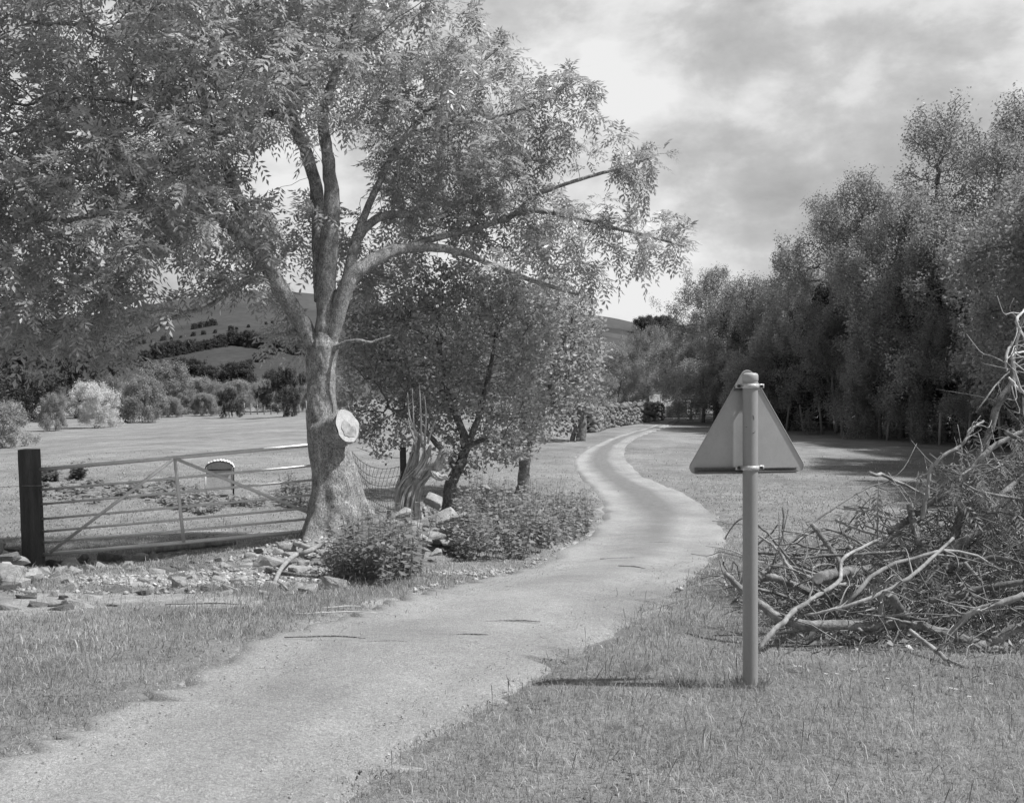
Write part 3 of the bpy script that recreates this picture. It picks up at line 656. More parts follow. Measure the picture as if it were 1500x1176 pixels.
nzv = vnoise3(att, 1.1, 21)
att = att[nzv > -.34]
# keep the windows of sky in the crown open
def hole(P, px, py, r):
    Q = P+O; qx = 750+Q[:, 0]/Q[:, 1]*F; qy = HZ-(Q[:, 2]-CZ)/Q[:, 1]*F
    return ((qx-px)**2+((qy-py)*1.0)**2) > r*r
for h_ in [(395, 235, 36), (240, 405, 30), (500, 200, 20), (440, 250, 25), (385, 260, 25), (285, 405, 22), (900, 290, 16), (620, 250, 14), (340, 500, 38), (455, 575, 60)]:
    att = att[hole(att, *h_)]
print('ash attractors', len(att))
pos, par = grow(seeds, spar, att, .15, 1.4, .17, 90, seed=72, up=.0, jit=.22)
r = radii(par, .0032, 2.4); r = np.minimum(r, .045)
mask = np.ones(len(pos), bool); mask[:len(seeds)] = False
mb = MB(); edge_tubes(mb, pos, par, r, 5, mask); mb.build('branches', M['ash_bark'], ash)
dt = depth_to_tip(par); c = np.where((dt <= 4) & (par >= 0))[0]
open('/tmp/log','w').write(f'{len(att)} {len(pos)} {len(c)}')
cntl = np.array([7, 5, 2, 1, 1])[dt[c]]; idx = np.repeat(c, cntl); n = len(idx)
bd = nrm(pos[idx]-pos[par[idx]]); f_ = rg.random((n, 1))
P = pos[par[idx]]*(1-f_)+pos[idx]*f_
ax = nrm(bd*.6+rg.normal(size=(n, 3))*.75+np.array([.0, 0, .12]))
L = rg.uniform(.18, .33, n)
mb = MB(); clump = np.clip(.45+.38*vnoise3(P, .55, 31)+rg.normal(size=n)*.2, 0, 1)
compound(mb, P, ax, L, rg, 4, .38, clump, .115)
mb.build('foliage', M['ash_leaf'], ash, smooth=False); print('ash leaves', n)

# ------------------------------------------------------------------ hawthorns of the old hedge
def bushy_tree(name, label, base, trunks, ells, dens, leaf_n, leaf_s, mleaf, seed, mbark=M['bark'], D=.14, dk=.17, spread=.06, tip=.004, asp=.65, holes=()):
    root = empty(name, tuple(base)); tag(root, label, 'tree'); O = np.array(root.location); rg = R(seed)
    mb = MB(); seeds = []
    for P, rr in trunks:
        P = np.array(P)-O; m_ = len(P)*6; S = spline(P, m_)+np.cumsum(rg.normal(size=(m_, 3)), 0)*.006; rI = np.interp(np.linspace(0, len(P)-1, m_), np.arange(len(P)), rr)
        tube(mb, S, rI, 12, rough=.09, seed=seed); seeds += list(S[::2])
    att = []
    for c, rd, dn_ in ells:
        n = int(np.prod(rd)*4.19*dens*dn_)+10; p = nrm(rg.normal(size=(n, 3)))*(rg.random((n, 1))**.4)
        att.append(np.array(c)+p*np.array(rd)-O)
    att = np.concatenate(att); att = att[vnoise3(att, .7, seed) > -.5]
    pos, par = grow(seeds, [-1]*len(seeds), att, D, 1.2, dk, 60, seed=seed, jit=.3)
    r = np.minimum(radii(par, tip, 2.3), .05); mask = np.ones(len(pos), bool); mask[:len(seeds)] = False
    edge_tubes(mb, pos, par, r, 4, mask); mb.build('trunk', mbark, root)
    dt = depth_to_tip(par); c = np.where((dt <= 4) & (par >= 0))[0]
    mb = MB(); scatter_leaves(mb, pos[c], leaf_n, spread, leaf_s, rg, .5, asp, .45); mb.build('foliage', mleaf, root, smooth=False)
    print(name, len(pos), len(c)*leaf_n); return root
def el(cx, cy, rx, ry, Y, rY, dn=1.): return ((X(cx, Y), Y, Z(cy, Y)), (rx/F*Y, rY, ry/F*Y), dn)
HY_ = 14.8
b = G(655, 758, y0=13)
bushy_tree('hawthorn_tree', 'gnarled hawthorn with dense dark foliage behind the stone heap', (b[0], 14.6, float(hz(b[0], 14.6))),
  [([W(655, 762, 14.6), W(657, 720, 14.6), W(668, 690, 14.7), W(680, 660, 14.8), W(672, 620, 14.9), W(650, 570, 15), W(640, 500, 15)], [.11, .09, .075, .07, .055, .045, .025]),
   ([W(680, 660, 14.8), W(700, 610, 15), W(710, 550, 15.2), W(720, 480, 15.3)], [.05, .045, .035, .02]),
   ([W(670, 690, 14.7), W(640, 650, 14.6), W(600, 610, 14.5), W(560, 590, 14.5)], [.05, .04, .03, .015]),
   ([W(682, 655, 14.8), W(720, 640, 14.7), W(755, 650, 14.6)], [.04, .03, .012])],
  [el(620, 520, 105, 110, 15.2, 1.3), el(720, 500, 95, 100, 15.4, 1.3), el(660, 430, 90, 50, 15.4, .9), el(600, 610, 55, 34, 14.4, .5, 1.4), el(700, 620, 75, 40, 14.6, .5, 1.3), el(540, 520, 45, 75, 15.2, .8), el(520, 450, 45, 50, 15.4, .8), el(590, 560, 80, 60, 14.9, .8), el(735, 560, 60, 70, 15.2, .9), el(560, 400, 60, 30, 15.4, .7, .8), el(700, 655, 75, 40, 14.5, .6, 2.4), el(650, 600, 110, 50, 14.6, .7, 1.8), el(590, 625, 75, 45, 14.7, .6, 2.2), el(560, 520, 70, 90, 15.1, .8), el(535, 590, 45, 55, 15, .5, 1.8), el(740, 632, 50, 36, 14.9, .6, 2.2), el(740, 610, 60, 50, 15, .7, 1.5), el(585, 640, 35, 22, 14.2, .4, 1.5), el(740, 650, 55, 26, 14.5, .5, 1.5), el(690, 660, 40, 22, 14.4, .4, 1.2), el(640, 620, 70, 35, 14.5, .5, 1.2), el(620, 590, 60, 50, 15.4, .8)],
  380, 22, .064, M['haw_leaf'], 81)
bushy_tree('hawthorn_tree', 'rounded paler hawthorn in the hedge line behind the gnarled one', (X(770, 22), 22, float(hz(X(770, 22), 22))),
  [([W(764, 735, 22), W(768, 690, 22), W(772, 640, 22), W(765, 580, 22.2), W(770, 500, 22.3)], [.16, .13, .1, .07, .03]), ([W(772, 645, 22), W(800, 590, 22.2), W(815, 520, 22.4)], [.07, .05, .02])],
  [el(790, 500, 75, 95, 22.5, 1.8), el(740, 470, 65, 70, 22.3, 1.5), el(820, 550, 45, 62, 22.5, 1.2), el(760, 600, 70, 50, 22, 1.2), el(820, 460, 60, 50, 22.5, 1.3), el(738, 655, 48, 28, 21.8, .9, 1.5), el(860, 520, 30, 60, 22.5, .9)],
  90, 18, .10, M['haw_leaf'], 82, D=.18, dk=.22, spread=.11, tip=.007)
bq = G(851, 646)
bushy_tree('hawthorn_tree', 'slim bright leaved tree with bare trunk on the left edge of the track', tuple(bq),
  [([bq, W(853, 620, bq[1]), W(848, 590, bq[1]), W(842, 550, bq[1]), W(840, 500, bq[1])], [.2, .17, .13, .09, .04]), ([G(838, 646), W(842, 625, bq[1]), W(830, 600, bq[1])], [.1, .08, .04])],
  [el(840, 560, 40, 60, bq[1], 1.6), el(822, 500, 35, 60, bq[1]+1, 1.6), el(815, 600, 38, 32, bq[1], 1.2), el(865, 520, 22, 45, bq[1]+1, 1.2)],
  12, 44, .17, M['pale_leaf'], 83, D=.4, dk=.55, spread=.28, tip=.012)
# the split dead stump of a hawthorn with upright water shoots
sb = G(606, 768); SY = 13.9
st_ = empty('dead_hawthorn_stump', (X(606, SY), SY, float(hz(X(606, SY), SY)))); tag(st_, 'torn silvery hawthorn stump with splintered twisted limbs and thin bare shoots', 'tree stump'); O = np.array(st_.location)
mb = MB()
for pp, rr in [([(600, 768, SY), (594, 735, SY), (597, 712, SY), (612, 692, SY), (628, 670, SY), (632, 655, SY)], [.15, .12, .1, .085, .06, .02]), ([(610, 765, SY-.05), (606, 735, SY-.05), (612, 708, SY-.05), (626, 690, SY-.05), (640, 684, SY-.1), (655, 672, SY-.1), (662, 664, SY-.15)], [.1, .08, .07, .07, .06, .04, .01]), ([(588, 765, SY), (583, 735, SY), (584, 712, SY), (588, 700, SY)], [.05, .04, .03, .01]), ([(632, 690, SY-.1), (645, 700, SY-.2), (660, 696, SY-.2)], [.05, .035, .01]), ([(650, 676, SY-.1), (652, 660, SY-.1), (646, 650, SY-.1)], [.03, .02, .006]), ([(596, 715, SY+.1), (602, 690, SY+.1), (610, 655, SY+.1), (612, 630, SY+.1)], [.09, .08, .05, .015]), ([(612, 700, SY-.05), (622, 672, SY-.05), (620, 645, SY-.05)], [.06, .045, .01]), ([(640, 686, SY-.1), (648, 668, SY-.15), (662, 655, SY-.15)], [.05, .03, .008])]:
    P = spline(pxp(pp)-O, 26); rk = R(int(pp[0][0])+len(pp)); r0_ = np.interp(np.linspace(0, 1, 26), np.linspace(0, 1, len(rr)), rr)
    for q_ in range(30):
        a0 = rk.uniform(0, 6.28); tw = rk.uniform(1.0, 2.4); e_n = rk.integers(13, 26); tt = np.linspace(0, 1, 26)[:e_n]; d_ = np.gradient(P, axis=0)[:e_n]; u_, v_ = frame(d_)
        Q = P[:e_n]+(r0_[:e_n]*rk.uniform(.6, 1.15))[:, None]*(np.cos(a0+tw*tt)[:, None]*u_+np.sin(a0+tw*tt)[:, None]*v_); Q[-4:] += rk.normal(size=3)*.03*np.linspace(0, 1, 4)[:, None]
        tube(mb, Q, np.linspace(.024, .003, e_n)*rk.uniform(.4, 1.1), 6, rough=.2, seed=q_)
    tube(mb, P+np.cumsum(R(int(pp[0][1])).normal(size=P.shape), 0)*.006, np.interp(np.linspace(0, 1, 26), np.linspace(0, 1, len(rr)), rr)*.66, 14, rough=.15, seed=int(pp[0][0]))
mb.build('stump', M['stump_wood'], st_)
for pp in [[(610, 660, SY), (606, 620, SY), (604, 570, SY)], [(618, 655, SY), (616, 600, SY), (614, 560, SY)], [(612, 640, SY), (600, 610, SY), (597, 575, SY)], [(622, 650, SY), (624, 610, SY), (622, 580, SY)], [(608, 645, SY-.1), (601, 628, SY-.1), (598, 612, SY-.1)], [(626, 650, SY), (636, 620, SY), (645, 600, SY)]]:
    mb = MB(); tube(mb, spline(pxp(pp)-O, 9), np.linspace(.019, .005, 9), 6, rough=.1); mb.build('shoot', M['stump_wood'], st_)

# ------------------------------------------------------------------ woodland and field trees: prototypes, then copies
def proto(kind, H, Wd, mleaf, seed, leaf=.11, nper=20, att_n=520, base=.18, shape='oval', multi=1, spread=.26, mbark=M['bark']):
    if spread == .26: spread = .15
    rg = R(seed); mb = MB(); seeds = []
    for k in range(multi):
        lx, ly = rg.normal(size=2)*(Wd*.12 if multi > 1 else Wd*.03); x0, y0 = (rg.normal(size=2)*Wd*.08 if multi > 1 else (0, 0))
        top = H*(.75 if shape != 'dome' else .55)
        S = spline(np.array([[x0, y0, -.15], [x0+lx*.3, y0+ly*.3, top*.33], [x0+lx*.8, y0+ly*.8, top*.66], [lx*1.6, ly*1.6, top]]), 16)
        S[1:] += np.cumsum(rg.normal(size=(15, 3)), 0)*H*.003
        r0 = H*.013/math.sqrt(multi); tube(mb, S, np.linspace(r0*1.25, r0*.25, 16), 8, rough=.04, seed=seed); seeds += list(S[4:] if multi == 1 else S[2:])
    att = []
    lobes = 30
    for k in range(lobes):
        u = rg.random(); zc = H*(base+.12+(1-base-.2)*u)
        if shape == 'oval': wr = Wd*.5*math.sin(math.pi*(.15+.8*u))**.7
        elif shape == 'spire': wr = Wd*.5*(1.05-u)**.8
        else: wr = Wd*.5*math.sqrt(max(0, 1-u*u*.75))
        a = k*2.4+rg.random(); rr = wr*rg.uniform(.35, .85); s = rg.uniform(.06, .19)*Wd
        p = nrm(rg.normal(size=(att_n//lobes, 3)))*(rg.random((att_n//lobes, 1))**.4)*[s, s, s*rg.uniform(.8, 1.9)]
        att.append(p+[math.cos(a)*rr, math.sin(a)*rr, zc])
    for k in range(4):
        s = Wd*.13; zc = H*(.8+.06*k) if shape != 'dome' else H*(.74+.04*k); p = nrm(rg.normal(size=(att_n//14, 3)))*s*rg.random((att_n//14, 1))**.4
        att.append(p+[rg.normal()*Wd*.06*(3-k), rg.normal()*Wd*.06*(3-k), zc])
    att = np.concatenate(att); ce = np.array([0, 0, H*.5]); k_ = rg.random(len(att)) < .10; att[k_] = ce+(att[k_]-ce)*rg.uniform(1.05, 1.3, (k_.sum(), 1)); att = att[(att[:, 2] > H*base) & (att[:, 2] < H*1.03)]
    if att_n > 1000: att = att[(vnoise3(att, H*.13, seed) > -.12) | (rg.random(len(att)) < .12)]
    D = H*(.03 if att_n < 1000 else .019); pos, par = grow(seeds, [-1]*len(seeds), att, D, H*.35, D*(1.3 if att_n < 1000 else 1.25), 60, seed=seed, jit=.3)
    r = np.minimum(radii(par, .009*H/10, 2.3), H*.01); mask = np.ones(len(pos), bool); mask[:len(seeds)] = False
    edge_tubes(mb, pos, par, r, 4, mask)
    dt = depth_to_tip(par); c = np.where((dt <= 4) & (par >= 0))[0]
    cm = MB(); out = nrm(pos[c]-np.array([0, 0, H*.45])); scatter_leaves(cm, pos[c], nper, spread, leaf, rg, .3, .55, .6, out*.5, 1.0 if att_n > 1000 else .3)
    print(kind, len(c)*nper)
    return mb.mesh(kind+'_trunk', mbark), cm.mesh(kind+'_crown', mleaf, smooth=False), H
PR = {}
PR['oak'] = proto('broadleaf', 12, 8.5, M['wood_leaf'], 101, .125, 30, 2600, .06)
PR['oak2'] = proto('broadleaf_b', 11, 8.0, M['wood_leaf'], 102, .125, 30, 2600, .06)
PR['birch'] = proto('birch', 13, 6.0, M['wood_leaf'], 103, .105, 34, 2400, .08, shape='spire')
PR['alder'] = proto('alder', 9, 7.0, M['wood_leaf'], 104, .12, 32, 2300, .0)
PR['haw'] = proto('field_thorn', 5, 6.0, M['wood_leaf'], 105, .15, 44, 560, .06, 'dome', 4, .18)
PR['blossom'] = proto('blossom_thorn', 5, 6.2, M['blossom'], 106, .15, 44, 560, .04, 'dome', 3, .17)
PR['pale'] = proto('pale_bush', 5, 6.0, M['pale_leaf'], 107, .14, 44, 520, .06, 'dome', 4, .18)
PR['dark'] = proto('dark_tree', 9, 8.0, M['dark_leaf'], 108, .20, 26, 1700, .0)
PR['far'] = proto('far_tree', 6, 7.0, M['far_leaf'], 109, .30, 30, 300, .0, 'dome', 2, .25)
def merged(pr, name):                                  # trunk and crown in one mesh for trees too far off to show parts
    a, b_, H = pr; o1 = bpy.data.objects.new('t', a)
    me = b_.copy(); return me, H
def tree_at(kind, x, y, H, label, group=None, wscale=1., rz=None, name='tree', parts=True, fn=hz, rg=R(120), cat='tree', sink=0):
    t_, c_, h0 = PR[kind]; z = float(fn(x, y)); s = H/h0; rz = rg.uniform(0, 6.28) if rz is None else rz
    if parts:
        o = empty(name, (x, y, z-sink), rz); o.scale = (s*wscale, s*wscale, s)
        place('trunk', t_, o); place('crown', c_, o)
    else:
        o = place(name, c_); o.location = (x, y, z-sink); o.rotation_euler = (0, 0, rz); o.scale = (s*wscale, s*wscale, s)
    return tag(o, label, cat, group)
def tree_px(kind, px, top, Y, label, group=None, ws=1., name='tree', parts=True, fn=hz, **kw):
    x = X(px, Y); H = Z(top, Y)-float(fn(x, Y)); return tree_at(kind, x, Y, H, label, group, ws, name=name, parts=parts, fn=fn, **kw)

# wood on the right: front row
tree_px('alder', 905, 505, 74, 'low grey tree filling the gap left of the far bend', None, 1.5)
tree_px('oak2', 950, 478, 76, 'bushy tree rising straight above the far bend of the track', None, 1.0)
tree_px('alder', 1022, 462, 72, 'pale topped tree at the far left end of the wood', None, 1.25)
tree_px('oak', 1048, 398, 62, 'rounded tree third from the far end of the wood', None, 1.0)
tree_px('alder', 1030, 500, 58, 'low leafy tree with drooping edge behind the sign left side', None, 1.5)
tree_px('oak2', 1105, 408, 58, 'broad tree rising directly above the warning sign', None, 1.1)
tree_px('birch', 1160, 358, 55, 'slender birch with thin top right above the warning sign', None, 1.25)
tree_px('alder', 1120, 480, 52, 'low tree in front of the wood behind the top of the sign', None, 1.4)
tree_px('oak', 1215, 300, 51, 'tree with a ragged shoulder halfway along the wood', None, .95)
tree_px('birch', 1268, 250, 48, 'feathery birch left of the tallest tree in the wood', None, 1.3)
tree_px('oak2', 1225, 440, 47, 'lower spreading tree at the wood edge right of the sign', None, 1.3)
tree_px('birch', 1378, 148, 45, 'tallest birch of the wood with a pointed open crown', None, 1.25)
tree_px('oak', 1320, 290, 43, 'dense round tree in front of the tallest birch', None, 1.1)
tree_px('oak2', 1400, 300, 41, 'dark spreading tree low on the right above the brush pile', None, 1.2)
tree_px('birch', 1470, 190, 41, 'birch beside the right edge of the picture with a narrow top', None, 1.3)
tree_px('oak', 1500, 270, 37, 'broad leafy tree cut by the right edge of the picture', None, 1.1)
tree_px('birch', 1510, 128, 43, 'tall birch whose top is cut by the right edge of the picture', None, 1.2)
tree_px('alder', 1290, 480, 43, 'low tree skirting the darkest part of the wood', None, 1.3)
tree_px('alder', 1385, 470, 40, 'low drooping tree right of the darkest part of the wood', None, 1.3)
tree_px('alder', 1470, 470, 37, 'low drooping tree behind the top of the brush pile', None, 1.3)
gW = 'trees standing deeper in the wood'
rg = R(121)
for (x, y, H, k) in [(17, 72, 11, 'oak'), (18, 62, 12, 'oak2'), (21, 55, 12.5, 'oak'), (24, 50, 13, 'oak2'), (26, 45, 13, 'oak'), (24, 60, 13, 'oak'), (28, 52, 13, 'oak2'), (20, 75, 12, 'oak'), (23, 42, 11, 'alder'), (19.5, 49, 10, 'alder'), (16.5, 57, 9, 'alder'), (20.5, 38.5, 7, 'alder'), (18.8, 42.5, 7, 'dark'), (17.4, 47, 7, 'alder'), (16, 52, 7, 'dark'), (14.5, 56, 7, 'alder'), (15.2, 61, 7, 'dark'), (15, 67, 7, 'alder'), (22, 36.5, 8, 'dark'), (20.6, 44, 8, 'dark'), (18.6, 52, 8, 'dark'), (15.5, 62, 8, 'dark')]:  # the low dark ones put the wood's inner shade into their leaf colour
    tree_at(k, x, y, H*(.76 if H > 8 else 1), 'dense tree standing deeper in the wood behind the front row', gW, 1.1, rg=rg)
gN = 'unseen trees of the wood shading the field from beyond the right edge'  # unseen trees, moved in and added to throw shade across the field
for (x, y, H, k) in [(18.5, 21, 13, 'oak'), (20, 27, 13, 'oak2'), (22.5, 32, 13, 'oak'), (17.8, 25, 9, 'alder'), (21, 15, 12, 'oak2'), (24, 24, 14, 'oak'), (24, 9, 12, 'oak'), (16.5, 29, 10, 'alder'), (19, 33, 9, 'alder'), (16.0, 22.5, 10, 'alder')]:
    tree_at(k, x, y, H, 'unseen tree of the wood added just outside the right edge', gN, 1.1, rg=rg)
# slim understorey trunks in the dark wood edge
mbt = PR['birch'][0]
for px, Y in [(1150, 51), (1253, 47), (1262, 47.5), (1341, 43), (1357, 44), (1402, 41.5), (1090, 55), (1430, 40), (1300, 46), (1064, 57)]:
    mb = MB(); x = X(px, Y); z = float(hz(x, Y)); rgk = R(px); P = spline(np.array([[0, 0, -.1], [rgk.normal()*.1, 0, 1.2], [rgk.normal()*.2, 0, 2.4], [rgk.normal()*.35, 0, 4.2]]), 10)
    tube(mb, P, np.linspace(.10, .04, 10), 7, rough=.05); o = mb.build('sapling_stem', M['fence_wood']); o.location = (x, Y, z)
    tag(o, 'thin pale bare sapling stem showing in the shadow of the wood edge', 'sapling', 'thin stems along the dark wood edge')
wA = G(1012, 616); wB = G(1520, 668)
thin_fence('woodland_fence', wA[:2], wB[:2], 18, 1.35, .055, (.4, .65, .9), 'leaning post and wire fence along the dark foot of the wood', jitter=.16, seed=63)

# field trees on the left
tree_px('dark', 30, 500, 95, 'massive dark tree at the far left end of the field', None, 1.4)
tree_px('dark', 110, 520, 104, 'dark tree behind the small pale sapling and the blossoming thorn', None, 1.2)
tree_px('dark', -60, 480, 90, 'dark tree cut by the left edge behind the field', None, 1.4)
q = G(80, 630); tree_px('pale', 78, 578, q[1]-1, 'small open leaved pale tree left of the blossoming thorn', None, .75)
q = G(136, 627); tree_px('blossom', 138, 563, q[1], 'hawthorn bush covered in white blossom at the edge of the field', None, 1.0)
q = G(176, 622); tree_px('alder', 176, 580, q[1]+4, 'small dark stemmed thorn just right of the blossoming thorn', None, .9)
q = G(208, 619); tree_px('haw', 208, 551, q[1], 'rounded grey leaved thorn right of the blossoming thorn', None, .95)
q = G(268, 607); tree_px('pale', 268, 572, q[1], 'low pale bush beside the far field gate', None, 1.3)
tree_px('pale', 243, 533, 118, 'pale crowned tree rising behind the far field gate', None, 1.1)
tree_px('dark', 336, 570, 105, 'dark low round bush along the far hedge of the field', None, 1.2)
tree_px('dark', 415, 540, 98, 'dark bush showing just left of the ash trunk', None, 1.1)
tree_px('pale', -5, 590, 46, 'pale bush cut by the left edge of the picture in the field', None, 1.3)
gH = 'trees of the far hedge across the field'
rg = R(122)
for px, top, Y, k in [(150, 545, 130, 'haw'), (185, 540, 135, 'oak'), (225, 548, 128, 'haw'), (290, 552, 125, 'haw'), (315, 558, 122, 'alder'), (345, 556, 128, 'haw'), (375, 560, 118, 'oak2'), (300, 575, 112, 'haw'), (395, 555, 125, 'haw'), (440, 550, 120, 'alder'), (480, 545, 118, 'haw'), (60, 540, 125, 'oak'), (10, 530, 125, 'oak'), (530, 550, 112, 'oak2'), (570, 545, 108, 'oak'), (620, 540, 100, 'alder'), (700, 530, 95, 'oak'), (780, 520, 90, 'oak2'), (850, 515, 85, 'alder'), (250, 580, 108, 'haw'), (120, 575, 112, 'haw')]:
    tree_px(k, px, top, Y, 'mid grey tree of the far hedge across the field', gH, 1.15, parts=False, rg=rg)
# hillside: hedgerows of single bushes
gF = 'bushes of the hedgerows across the hillside'
rg = R(123)
def hedgeline(pts, n, s0, s1):
    pts = np.array(pts, float); t = np.linspace(0, 1, n)+rg.normal(size=n)*.25/n; px = np.interp(t, np.linspace(0, 1, len(pts)), pts[:, 0]); py = np.interp(t, np.linspace(0, 1, len(pts)), pts[:, 1])
    for a, b_ in zip(px, py):
        q = G(a, b_, hill, 150, 900); Hh = rg.uniform(s0, s1)*q[1]/F
        tree_at('far', q[0], q[1], Hh, 'dark bush in a hedgerow across the hillside', gF, 1.1, parts=False, fn=hill, rg=rg, name='bush', cat='bush', sink=Hh*.12)
hedgeline([(120, 560), (200, 556), (300, 560), (420, 570)], 14, 26, 40)
hedgeline([(130, 545), (175, 536), (235, 524), (300, 512), (345, 504), (400, 512), (450, 520)], 26, 14, 26)
hedgeline([(185, 508), (250, 497), (330, 486), (420, 470)], 16, 4, 9)
hedgeline([(318, 556), (345, 545), (370, 534), (400, 520)], 9, 9, 15)
hedgeline([(285, 482), (312, 477)], 4, 9, 12)
hedgeline([(915, 470), (1000, 462)], 12, 10, 18)
hedgeline([(955, 474), (970, 462), (990, 462), (1010, 468)], 9, 22, 32)
hedgeline([(940, 490), (970, 485), (1000, 488)], 7, 24, 34)
hedgeline([(520, 470), (640, 460), (800, 462)], 10, 14, 24)
# little gate and rail at the far side of the field
q = G(246, 607); fg = empty('field_gate', tuple(q)); tag(fg, 'small pale wooden gate far off at the back of the field', 'gate')
for k in range(4):
    mb = MB(); mb.box((0, 0, .3+k*.28), (2.6, .06, .09)); mb.build('rail', M['fence_wood'], fg, smooth=False)
for sx in (-1.3, 1.3): mb = MB(); mb.box((sx, 0, .6), (.14, .12, 1.3)); mb.build('post', M['fence_wood'], fg, smooth=False)
a_, b_ = G(285, 606)[:2], G(470, 604)[:2]
thin_fence('wire_fence', a_, b_, 20, 1.2, .06, (.5, .85), 'post and wire fence along the far side of the field', seed=65)

# ------------------------------------------------------------------ gate
gl = W(58, 812.5, 13.3); gr = W(470, 776, 13.28); gd = gr-gl; Lg = np.linalg.norm(gd); gd /= Lg
gate = empty('field_gate', tuple(gl)); tag(gate, 'long galvanised seven bar metal gate between the dark post and the ash', 'gate')
up = nrm(np.array([0, 0, 1.])-gd*gd[2]*1.0)
hs = [0, .156, .298, .461, .653, .839, 1.105]
for k, h_ in enumerate(hs):
    mb = MB(); tube(mb, [up*h_, up*h_+gd*Lg*.5+np.array([0, 0, -.004]), up*h_+gd*Lg], (.026 if k in (0, 6) else .0165), 10); mb.build('bar', M['galv'], gate)
for t_ in (.0, 1.): mb = MB(); tube(mb, [gd*Lg*t_-up*.01, gd*Lg*t_+up*1.11], .02, 10); mb.build('end_upright', M['galv'], gate)
def flat(A, B, w, th):
    d = nrm(B-A); s = nrm(np.cross(d, [0, 1, 0])); n = np.cross(s, d); mb = MB(); c = (A+B)/2
    mb.box(c, (np.linalg.norm(B-A), w, th), np.stack([d, s, n], 1)); return mb
off = np.array([0, -.024, 0]); midT = gd*Lg*.51+up*1.09+off; midB = gd*Lg*.515+off
flat(midT, midB, .042, .012).build('middle_upright', M['galv'], gate, smooth=False)
off = np.array([0, -.032, 0])
flat(gd*Lg*.505+up*1.085+off, gd*Lg*.04+up*.02+off, .04, .006).build('diagonal_brace', M['galv'], gate, smooth=False)
flat(gd*Lg*.515+up*1.085+off, gd*Lg*.985+up*.20+off, .04, .006).build('diagonal_brace', M['galv'], gate, smooth=False)
# gate post
pb = W(50, 834, 13.25); pt = W(42.5, 658, 13.25); H_ = pt-pb
mb = MB(); n_ = 14; rgk = R(66)
sec = np.array([(-.5, -.42), (-.42, -.5), (.42, -.5), (.5, -.42), (.5, .42), (.42, .5), (-.42, .5), (-.5, .42)])*.215
V = np.concatenate([np.column_stack([sec*(1+rgk.normal(size=(8, 1))*.012), np.zeros(8)])+H_*t for t in np.linspace(-.12, 1, n_)])
i = np.arange(n_-1)[:, None]*8; j = np.arange(8)[None]; k = (j+1) % 8
mb.add(V, np.stack([i+j, i+k, i+8+k, i+8+j], -1).reshape(-1, 4)); mb.poly(V[-8:])
o = mb.build('gate_post', M['post_wood'], smooth=False); o.location = pb; tag(o, 'thick dark timber gate post leaning slightly at the left end of the gate', 'gate post')
# barbed wire running from it to the left
mb = MB(); A = W(42, 711, 13.14); B = W(-330, 716, 13.3); P = np.linspace(A, B, 40); P[:, 2] -= .05*np.sin(np.linspace(0, np.pi, 40)); tube(mb, P-A, .0035, 4)
th = np.linspace(0, 2*np.pi, 17); ringp = np.stack([.135*np.sign(np.cos(th))*np.abs(np.cos(th))**.35, .135*np.sign(np.sin(th))*np.abs(np.sin(th))**.35+.11, 0*th], 1); tube(mb, ringp+[.035, 0, 0], .004, 4, cap=False)
rgk = R(67)
for p in P[1::2]:
    for s in range(2): d = nrm(rgk.normal(size=3))*.022; tube(mb, [p-A-d, p-A, p-A+d], .002, 3)
o = mb.build('barbed_wire', M['wire']); o.location = A; tag(o, 'thin barbed wire strand tied round the dark gate post', 'wire')
# timber lying under the gate, sticks by the roots
def stick(name, pts, rr, mat, label, cat, group=None, sides=9, rough=.08, fork=None):
    P = np.array(pts); o0 = P[0].copy(); m_ = max(8, len(P)*4); mb = MB()
    tube(mb, spline(P-o0, m_), np.interp(np.linspace(0, 1, m_), np.linspace(0, 1, len(rr)), rr), sides, rough=rough, seed=int(abs(P[0][0])*100))
    for f in fork or []:
        Q = np.array(f); tube(mb, spline(Q-o0, 8), np.linspace(rr[-1]*1.1, rr[-1]*.35, 8), 6, rough=rough)
    o = mb.build(name, mat); o.location = o0; return tag(o, label, cat, group)
def gp(px, py, dz=.02): q = G(px, py); return q+[0, 0, dz]
stick('timber', [gp(208, 812, .05), gp(250, 808, .06), gp(300, 803, .06), gp(345, 799, .05)], [.05, .055, .06, .04], M['dead_wood'], 'long grey weathered timber lying under the metal gate', 'timber')
def dW(px, py, dz=.0): q = G(px, py); return q+[0, 0, dz]
stick('fallen_branch', [dW(402, 858, .03), dW(412, 848, .10), dW(430, 828, .10), dW(450, 824, .12), dW(478, 815, .16)], [.02, .024, .028, .03, .03], M['dead_wood'], 'crooked pale branch lying before the ash roots', 'branch')
stick('fallen_branch', [dW(398, 850, .02), dW(412, 860, .03), dW(422, 868, .02)], [.022, .016, .008], M['dead_wood'], 'short pale forked stick on the turf below the crooked branch', 'branch')
stick('fallen_branch', [dW(385, 835, .03), dW(420, 848, .05), dW(466, 850, .04)], [.016, .02, .016], M['bark'], 'straight dark stick among the stones before the ash', 'branch')
stick('fallen_branch', [dW(432, 806, .08), dW(450, 815, .1), dW(465, 822, .1)], [.03, .03, .02], M['dead_wood'], 'stubby pale branch resting on the left root of the ash', 'branch')
stick('exposed_root', [W(466, 760, 12.75), W(470, 780, 12.6), W(471, 800, 12.5), W(470, 815, 12.4)], [.012, .03, .04, .03], M['cut_wood'], 'torn pale strip of root at the front of the ash base', 'root')
